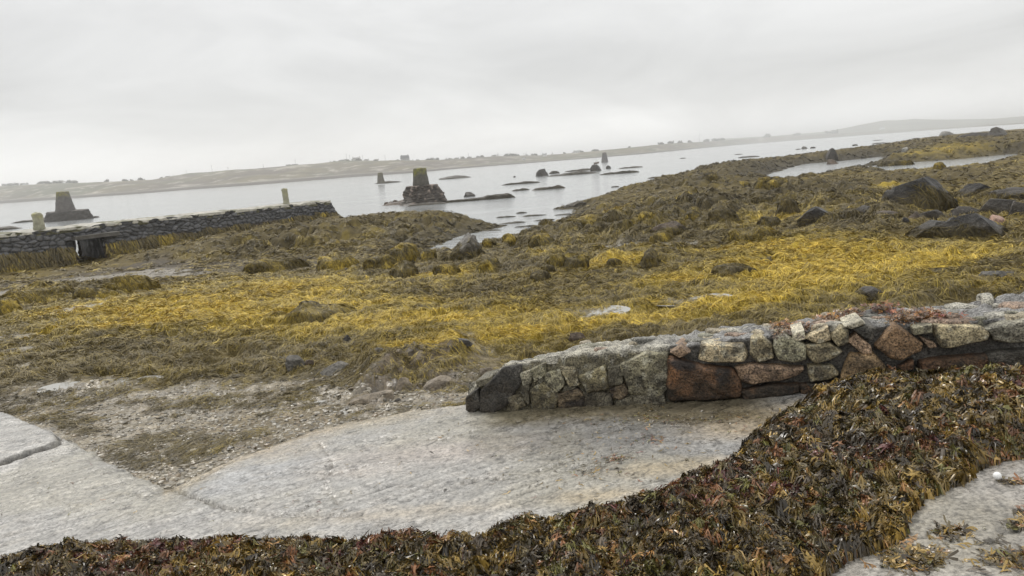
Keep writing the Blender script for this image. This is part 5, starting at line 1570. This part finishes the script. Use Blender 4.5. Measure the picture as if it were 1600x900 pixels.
# pebbles on the stony mud
g = np.random.default_rng(79)
n = 42000
px_ = g.uniform(-40, 760, n); py_ = g.uniform(575, 770, n)
p = gpt(px_, py_, 14); x, y = p[:, 0], p[:, 1]
ok = (bil(Tgr, x, y) > .25 + .5 * g.random(n)) & (bil(Tss, x, y) > .03); x, y = x[ok], y[ok]; n = len(x)
z = bil(Tz, x, y)
ico = np.array([[1, 0, -.2], [.5, .87, -.2], [-.5, .87, -.2], [-1, 0, -.2], [-.5, -.87, -.2], [.5, -.87, -.2], [.6, .35, .5], [-.05, .7, .55], [-.65, .3, .5], [-.6, -.35, .5], [.05, -.7, .5], [.65, -.3, .45], [0, 0, .7]])
pf = []
for k in range(6): pf += [(k, (k + 1) % 6, 6 + k), ((k + 1) % 6, 6 + (k + 1) % 6, 6 + k), (6 + k, 6 + (k + 1) % 6, 12)]
pf = np.array(pf)
sz = .004 + .024 * g.random(n) ** 5; th = g.uniform(0, 6.28, n)
J = ico[None] * (1 + .22 * g.normal(size=(n, 13, 1))) * (sz[:, None, None] * np.stack([g.uniform(.8, 1.6, n), np.ones(n), g.uniform(.5, 1, n)], -1)[:, None])
J = np.stack([J[..., 0] * np.cos(th)[:, None] - J[..., 1] * np.sin(th)[:, None], J[..., 0] * np.sin(th)[:, None] + J[..., 1] * np.cos(th)[:, None], J[..., 2]], -1) + np.stack([x, y, z], -1)[:, None]
cp_ = np.array([[.24, .21, .155], [.14, .12, .085], [.31, .285, .235], [.09, .08, .06], [.18, .14, .09]])[g.choice(5, n, p=[.3, .27, .13, .15, .15])] * g.uniform(.7, 1.3, (n, 1))
tag(mesh_np('pebbles', J.reshape(-1, 3), ((np.arange(n) * 13)[:, None, None] + pf[None]).reshape(-1, 3), M_pebble, np.repeat(cp_, 13, 0), smooth=False), kind='stuff')

# ------------------------------------------------------------------ small white ball
p = gps(1558, 749)
th = np.linspace(0, np.pi, 14); ph = np.linspace(0, 2 * np.pi, 24, endpoint=False)
T_, P_ = np.meshgrid(th, ph, indexing='ij'); R0 = .0185
V = np.stack([R0 * np.sin(T_) * np.cos(P_), R0 * np.sin(T_) * np.sin(P_), R0 * np.cos(T_)], -1).reshape(-1, 3)
mw, ntw, bw = new_mat('white_plastic'); bw.inputs['Base Color'].default_value = (.86, .86, .85, 1); bw.inputs['Roughness'].default_value = .4
nw = noise_node(ntw, 60, 3, .5, nd(ntw, 'ShaderNodeNewGeometry').outputs['Position'])
bpw = nd(ntw, 'ShaderNodeBump', Strength=.15, Distance=.002); ntw.links.new(nw, bpw.inputs['Height']); ntw.links.new(bpw.outputs['Normal'], bw.inputs['Normal'])
o = mesh_np('ball', V, grid_faces(14, 24, True), mw, loc=(p[0], p[1], p[2] + R0 * .95))
tag(o, 'small white plastic ball on the sandy concrete beside the weed heap', 'ball')

# ------------------------------------------------------------------ far shore
SH = np.array([(-500, 322.5, 355), (-200, 305, 331), (0, 291, 318), (100, 286, 311), (200, 283, 304), (240, 281, 301), (300, 270.5, 296), (400, 263.5, 289), (450, 259, 285), (500, 255, 281), (540, 251, 277.5), (600, 251, 273.3), (650, 251, 270), (700, 249, 265), (780, 244, 258.5), (850, 242.5, 253), (900, 239, 249), (950, 234, 245), (1000, 229, 241), (1050, 224, 236), (1100, 221.5, 231), (1180, 215.5, 224), (1250, 211.5, 217.5), (1300, 209, 214), (1400, 203, 207), (1500, 198, 200), (1600, 191.5, 193.5), (1800, 178, 179.5), (2100, 157, 158.5)])


def shore(name, tab, deepen, M, nA=520, nRr=46, dmax=2600, pal=None, amp=1.0, seed=0):
    pxs = np.linspace(tab[0, 0], tab[-1, 0], nA)
    top = np.interp(pxs, tab[:, 0], tab[:, 1]); wl = np.interp(pxs, tab[:, 0], tab[:, 2])
    d = ray(pxs, wl)
    ang = -d[:, 2] / np.hypot(d[:, 0], d[:, 1])
    D = np.minimum(EYE / np.maximum(ang, 1e-4), dmax)
    dirs = d[:, :2] / np.hypot(d[:, 0], d[:, 1])[:, None]
    Dc = D + deepen
    dt = ray(pxs, top); zt = EYE + dt[:, 2] / np.hypot(dt[:, 0], dt[:, 1]) * Dc
    u = np.concatenate([np.linspace(0, 1, nRr - 8), np.linspace(1.1, 3, 8)])
    rr_ = D[None] + deepen * u[:, None]
    x = dirs[:, 0] * rr_; y = dirs[:, 1] * rr_
    prof = np.where(u < .1, u / .1 * .14, np.where(u < 1, .14 + .86 * sstep(0.05, 1.0, u) ** .9, np.maximum(1 - .3 * (u - 1), 0)))
    z = zt[None] * prof[:, None]
    nz = fbm2(x / 55, y / 55, 301 + seed, 4); nf = fbm2(x / 14, y / 14, 307 + seed, 3)
    z = z + amp * zt[None] * .13 * nz * sstep(.1, .4, u)[:, None] * sstep(1.02, .8, u)[:, None] + amp * .5 * nf * sstep(.05, .3, u)[:, None]
    z[0] = -.6
    return x, y, z, u, nz, nf, Dc, zt, pxs


x, y, z, u, nz, nf, Dc, zt, pxs = shore('far_shore', SH, 260, M_far)
c = np.zeros((*x.shape, 3))
grass = np.array([.15, .125, .065]); heath = np.array([.105, .082, .055]); green = np.array([.095, .095, .045]); palec = np.array([.42, .39, .33]); brownw = np.array([.085, .068, .05])
k = sstep(-.3, .3, nz)[..., None]; c = heath * (1 - k) + grass * k
k = sstep(.1, .4, fbm2(x / 90, y / 90, 311, 3))[..., None]; c = c * (1 - k) + green * k
k = sstep(.28, .42, nf + .2 * fbm2(x / 5, y / 5, 313, 2))[..., None] * .8; c = c * (1 - k) + palec * k
zz = z + 1.0 * nf
uu = u[:, None] + .012 * nf
k = (sstep(.15, .13, uu) * .8)[..., None]; c = c * (1 - k) + palec * .65 * k
k = sstep(.105, .09, uu)[..., None]; c = c * (1 - k) + brownw * k
tag(mesh_np('far_shore', np.stack([x, y, z], -1).reshape(-1, 3), grid_faces(*x.shape), M_far, np.clip(c * .8, .02, .7).reshape(-1, 3)), kind='structure')
HL = np.array([(1120, 217, 228.5), (1200, 213, 222), (1290, 205.5, 215), (1330, 198, 212), (1380, 189, 208.5), (1430, 186, 204.5), (1480, 187, 200.5), (1520, 186.5, 197.5), (1560, 185, 194.5), (1600, 181.5, 191.5), (1750, 166, 180), (2100, 140, 153)])
pxs2 = np.linspace(1120, 2100, 200); d = ray(pxs2, np.interp(pxs2, HL[:, 0], HL[:, 1])); hyp = np.hypot(d[:, 0], d[:, 1])
dirs = d[:, :2] / hyp[:, None]; u2 = np.concatenate([np.linspace(0, 1, 24), np.linspace(1.1, 2, 6)])
R3 = 2750 + 700 * u2[:, None] + 0 * pxs2[None]; zt2 = EYE + d[:, 2] / hyp * 3450
x = dirs[:, 0] * R3; y = dirs[:, 1] * R3
z = zt2[None] * np.where(u2 < 1, sstep(-.02, 1, u2), 1 - .5 * (u2 - 1))[:, None]
z = z * (1 + .10 * fbm2(x / 200, y / 200, 330, 4)) - .5 * (u2[:, None] < .01)
c = np.array([.13, .13, .09]) * (1 + .5 * fbm2(x / 120, y / 120, 331, 4)[..., None])
tag(mesh_np('hills', np.stack([x, y, z], -1).reshape(-1, 3), grid_faces(*x.shape), M_far, np.clip(c, .02, .6).reshape(-1, 3)), kind='structure')


def far_point(px, back=0.97):
    """a point on the far shore's crest at this bearing"""
    i = int(np.clip(np.searchsorted(pxs, px), 0, len(pxs) - 1))
    d = ray(pxs[i], np.interp(pxs[i], SH[:, 0], SH[:, 1])); h = np.hypot(d[0], d[1])
    r = Dc[i] - 260 * (1 - back)
    return np.array([d[0] / h * r, d[1] / h * r, zt[i] * (.14 + .86 * sstep(.05, 1.0, np.array(back)) ** .9)]), r


# trees and shrubs
def tree_proto(name, w, h, n, seed, trunk=.3):
    g = np.random.default_rng(seed)
    o = empty(name)
    cl_ = g.normal(size=(9, 3)) * np.array([.28, .28, .2]) + np.array([0, 0, .42])
    q = cl_[g.integers(0, 9, n)] + g.normal(size=(n, 3)) * np.array([.15, .15, .11])
    q[:, 2] = np.clip(q[:, 2], .0, 1.1)
    c0 = q * np.array([w, w, h]); sz = g.uniform(.05, .11, (n, 1, 1)) * w
    tri = g.normal(size=(n, 4, 3)) * sz
    V = (c0[:, None] + tri).reshape(-1, 3)
    col = np.array([.10, .093, .062]) * g.uniform(.5, 1.6, (n, 1))
    mesh_np('crown', V, np.arange(n * 4).reshape(-1, 4), M_plain, np.repeat(col, 4, 0), smooth=False, parent=o)
    V, f, c = frustum(.035 * h, .015 * h, .6 * h, n=8, rows=5, seed=seed, col=(.08, .065, .05))
    mesh_np('trunk', V, f, M_plain, c, parent=o)
    return o


def copy_tree(o):
    r = o.copy(); C.objects.link(r)
    for ch in o.children:
        k = ch.copy(); C.objects.link(k); k.parent = r
    return r


protos = [tree_proto('wind_bent_tree', 5, 5, 130, 1), tree_proto('wind_bent_tree', 8, 4.2, 160, 2), tree_proto('wind_bent_tree', 3, 5.5, 90, 3)]
TREES = [(2, 0, 1.2), (14, 1, 1.2), (24, 0, 1.3), (36, 1, 1.0), (58, 0, 1.3), (66, 0, 1.5), (74, 1, 1.4), (83, 0, 1.6), (91, 1, 1.4), (102, 0, 1.5), (112, 1, 1.2), (165, 0, 1.3), (196, 1, 1.2), (204, 0, 1.0), (218, 1, 1.5), (250, 0, .9), (258, 1, .8), (268, 2, .8),
         (448, 1, .8), (453, 0, .8), (461, 1, .7), (516, 2, .9), (519, 0, .8), (527, 1, .9), (540, 1, 1.0), (548, 0, 1.0), (556, 1, 1.1), (562, 1, 1.1), (572, 1, .9), (583, 1, .9), (621, 1, .8), (648, 0, .9), (664, 0, 1.2), (671, 1, 1.4), (678, 1, 1.2), (694, 2, 1.3), (700, 0, 1.0), (712, 1, .8), (722, 1, 1.1), (730, 1, .9), (743, 0, 1.1), (748, 1, 1.2), (768, 0, 1.2), (776, 2, 1.5), (790, 1, 1.4), (798, 1, 1.4), (806, 1, 1.2), (819, 2, 1.6), (829, 0, 1.2), (836, 0, 1.2), (845, 2, 1.1), (861, 2, 1.1), (880, 0, 1.0), (896, 1, 1.2), (906, 1, 1.2), (923, 0, 1.2), (932, 1, .9), (978, 0, .9), (1032, 1, 1.2), (1045, 1, 1.3), (1060, 1, 1.2), (1075, 1, 1.1), (1103, 1, 1.3), (1116, 1, 1.3), (1128, 1, 1.2), (1195, 1, 1.6), (1240, 1, 1.2), (1290, 0, 1.5), (1300, 1, 1.6)]
firstp = [True] * 3
for px_, k, sc_ in TREES:
    p, r = far_point(px_, .96)
    o = protos[k] if firstp[k] else copy_tree(protos[k]); firstp[k] = False
    p[2] -= 1.1 * sc_
    o.location = p; o.scale = (sc_ * r / 1000 * .72,) * 3; o.rotation_euler = (0, 0, px_ * 1.7)
    tag(o, ['hazy rounded tree on the skyline of the far shore', 'hazy low spreading thicket on the skyline of the far shore', 'hazy slim upright tree on the skyline of the far shore'][k], 'tree', ['rounded trees on the far shore', 'low thickets on the far shore', 'slim trees on the far shore'][k])


def house(label, px, py, w, h, wall_c, roof_c, back, rz=0.0, rh=.5):
    d = ray(px, py); hh = np.hypot(d[0], d[1]); _, r = far_point(px, back)
    k = r / FPX
    p = np.array([d[0] / hh * r, d[1] / hh * r, EYE + d[2] / hh * r])
    o = empty('house', p); o.rotation_euler = (0, 0, math.atan2(-d[0], d[1]) + rz)
    tag(o, label, 'house', 'houses on the far shore')
    W_, D_, Hh_ = w * k, w * k * .6, h * k * (1 - rh)
    V, f, c = box((0, 0, Hh_ / 2 - .6), (W_, D_, Hh_ + 1.2), wall_c)
    mesh_np('walls', V, f, M_plain, np.tile(c, (8, 1)), smooth=False, parent=o)
    R_ = h * k * rh
    a, b_ = W_ / 2 + .3, D_ / 2 + .4
    V = np.array([[-a, -b_, Hh_ + .01], [a, -b_, Hh_ + .01], [a, b_, Hh_ + .01], [-a, b_, Hh_ + .01], [-a, 0, Hh_ + R_], [a, 0, Hh_ + R_]])
    f = np.array([[0, 1, 5, 4], [2, 3, 4, 5], [0, 3, 2, 1], [0, 4, 3, 3], [1, 2, 5, 5]])
    me_f = np.array([[0, 1, 5], [0, 5, 4], [2, 3, 4], [2, 4, 5], [0, 3, 2], [0, 2, 1], [0, 4, 3], [1, 2, 5]])
    rf = mesh_np('roof', V, me_f, M_plain, np.tile(roof_c, (6, 1)), smooth=False, parent=o)
    for sx in (-.42, .42):
        V, f, c = box((W_ * sx, 0, Hh_ + R_ + .3), (.8, .7, 1.4), (.3, .29, .28))
        mesh_np('chimney', V, f, M_plain, np.tile(c, (8, 1)), smooth=False, parent=rf)
    for sx in (-.3, 0, .3):
        V, f, c = box((W_ * sx, -D_ / 2 - .03, Hh_ * .55), (.9, .1, 1.1), (.05, .055, .06))
        mesh_np('window', V, f, M_plain, np.tile(c, (8, 1)), smooth=False, parent=o)


house('grey house with a big dark roof on the far skyline above the small beacon', 633, 251, 12, 8, (.42, .42, .41), (.10, .10, .105), .97, .25, .62)
house('long white house on the far shore below the farthest trees', 901, 239.5, 9, 4, (.8, .8, .78), (.25, .25, .25), .75)
house('small white cottage left of the long white house', 851, 243, 6, 3, (.8, .8, .78), (.3, .3, .3), .6)
house('tiny pale shed near the water on the far shore', 819, 249, 5, 2.2, (.7, .69, .65), (.35, .34, .33), .3)
house('white house among the trees at the left edge', 41, 292, 6, 4, (.8, .8, .79), (.28, .28, .28), .9)
house('white cottage on the hazy right hand shore', 1378, 201.5, 6, 3, (.8, .8, .79), (.3, .3, .3), .8)
house('small pale house right of the grey big roofed house', 643, 254, 6, 3.5, (.62, .61, .58), (.3, .29, .28), .9)
house('pale low bungalow among the thickets on the hill top', 557, 249.5, 12, 4, (.55, .54, .5), (.42, .41, .4), .97, rh=.35)


def pole(label, px, py, h, arm=True):
    p, r = far_point(px, .97); k = r / FPX
    o = empty('utility_pole', p); tag(o, label, 'utility pole', 'utility poles on the far shore')
    V, f, c = frustum(.17, .12, h * k, n=8, rows=4, seed=2, col=(.09, .08, .07), jit=0.0)
    mesh_np('pole', V, f, M_plain, c, parent=o)
    V, f, c = box((0, 0, h * k * .92), (2.2, .16, .16), (.09, .08, .07))
    mesh_np('crossarm', V, f, M_plain, np.tile(c, (8, 1)), smooth=False, parent=o)


for px_, hh_, lb in ((331, 9, 'tall utility pole standing alone on the smooth part of the far ridge'), (356, 5, 'short utility pole right of the tall lone pole'), (289, 5, 'short utility pole left of the tall lone pole'), (461, 8, 'utility pole beside the shrubs left of the hill top bungalow'), (411, 5, 'utility pole between the lone pole and the shrubs'),
                    (540, 10, 'first pole standing over the hill top thickets'), (543.5, 8, 'second pole close beside the first over the hill top thickets'), (563, 8, 'pole at the right end of the hill top bungalow'), (602, 8, 'pole between the hill top thickets and the big roofed house'), (730, 7, 'pole above the thickets right of the big roofed house'),
                    (1149, 9, 'left pole of the pair on the hazy ridge right of the wind turbine'), (1156, 9, 'right pole of the pair on the hazy ridge right of the wind turbine'), (1171, 6, 'short pole at the right end of the hazy ridge')):
    pole(lb, px_, 0, hh_)
# wind turbine
p, r = far_point(1092, .98); k = r / FPX
o = empty('wind_turbine', p); tag(o, 'small hazy wind turbine above the far ridge', 'wind turbine')
V, f, c = frustum(.55, .3, 10 * k, n=10, rows=5, seed=1, col=(.5, .5, .5), jit=0.0); mesh_np('tower', V, f, M_plain, c, parent=o)
V, f, c = box((0, -.4, 10 * k), (1.0, 2.4, 1.0), (.5, .5, .5)); mesh_np('nacelle', V, f, M_plain, np.tile(c, (8, 1)), smooth=False, parent=o)
for a in (8, 98 - 8, 215):
    L_ = 6.5 * k; a_ = rad(a)
    V, f, c = box((0, 0, L_ / 2), (.7, .12, L_), (.5, .5, .5)); V[:, 0] *= 1 - .7 * (V[:, 2] / L_)
    V = np.stack([V[:, 0] * math.cos(a_) + V[:, 2] * math.sin(a_), V[:, 1] - 1.7, -V[:, 0] * math.sin(a_) + V[:, 2] * math.cos(a_) + 10 * k], -1)
    mesh_np('blade', V, f, M_plain, np.tile(c, (8, 1)), smooth=False, parent=o)

# ------------------------------------------------------------------ haze
HAZE = .00042
bpy.context.scene.cycles.volume_bounces = 2
mh = bpy.data.materials.new('haze'); mh.use_nodes = True
nt = mh.node_tree
for n_ in list(nt.nodes):
    if n_.type == 'BSDF_PRINCIPLED': nt.nodes.remove(n_)
out = [n_ for n_ in nt.nodes if n_.type == 'OUTPUT_MATERIAL'][0]
pv = nt.nodes.new('ShaderNodeVolumePrincipled'); pv.inputs['Anisotropy'].default_value = .7; pv.inputs['Color'].default_value = (.995, .997, 1, 1); pv.inputs['Density'].default_value = HAZE
nt.links.new(pv.outputs['Volume'], out.inputs['Volume'])
V, f, c = box((0, 3500, 24), (15000, 8200, 54))
hz_ = mesh_np('haze', V, f, mh, smooth=False); tag(hz_, kind='stuff')
print('verts', sum(len(o.data.vertices) for o in bpy.data.objects if o.type == 'MESH'))
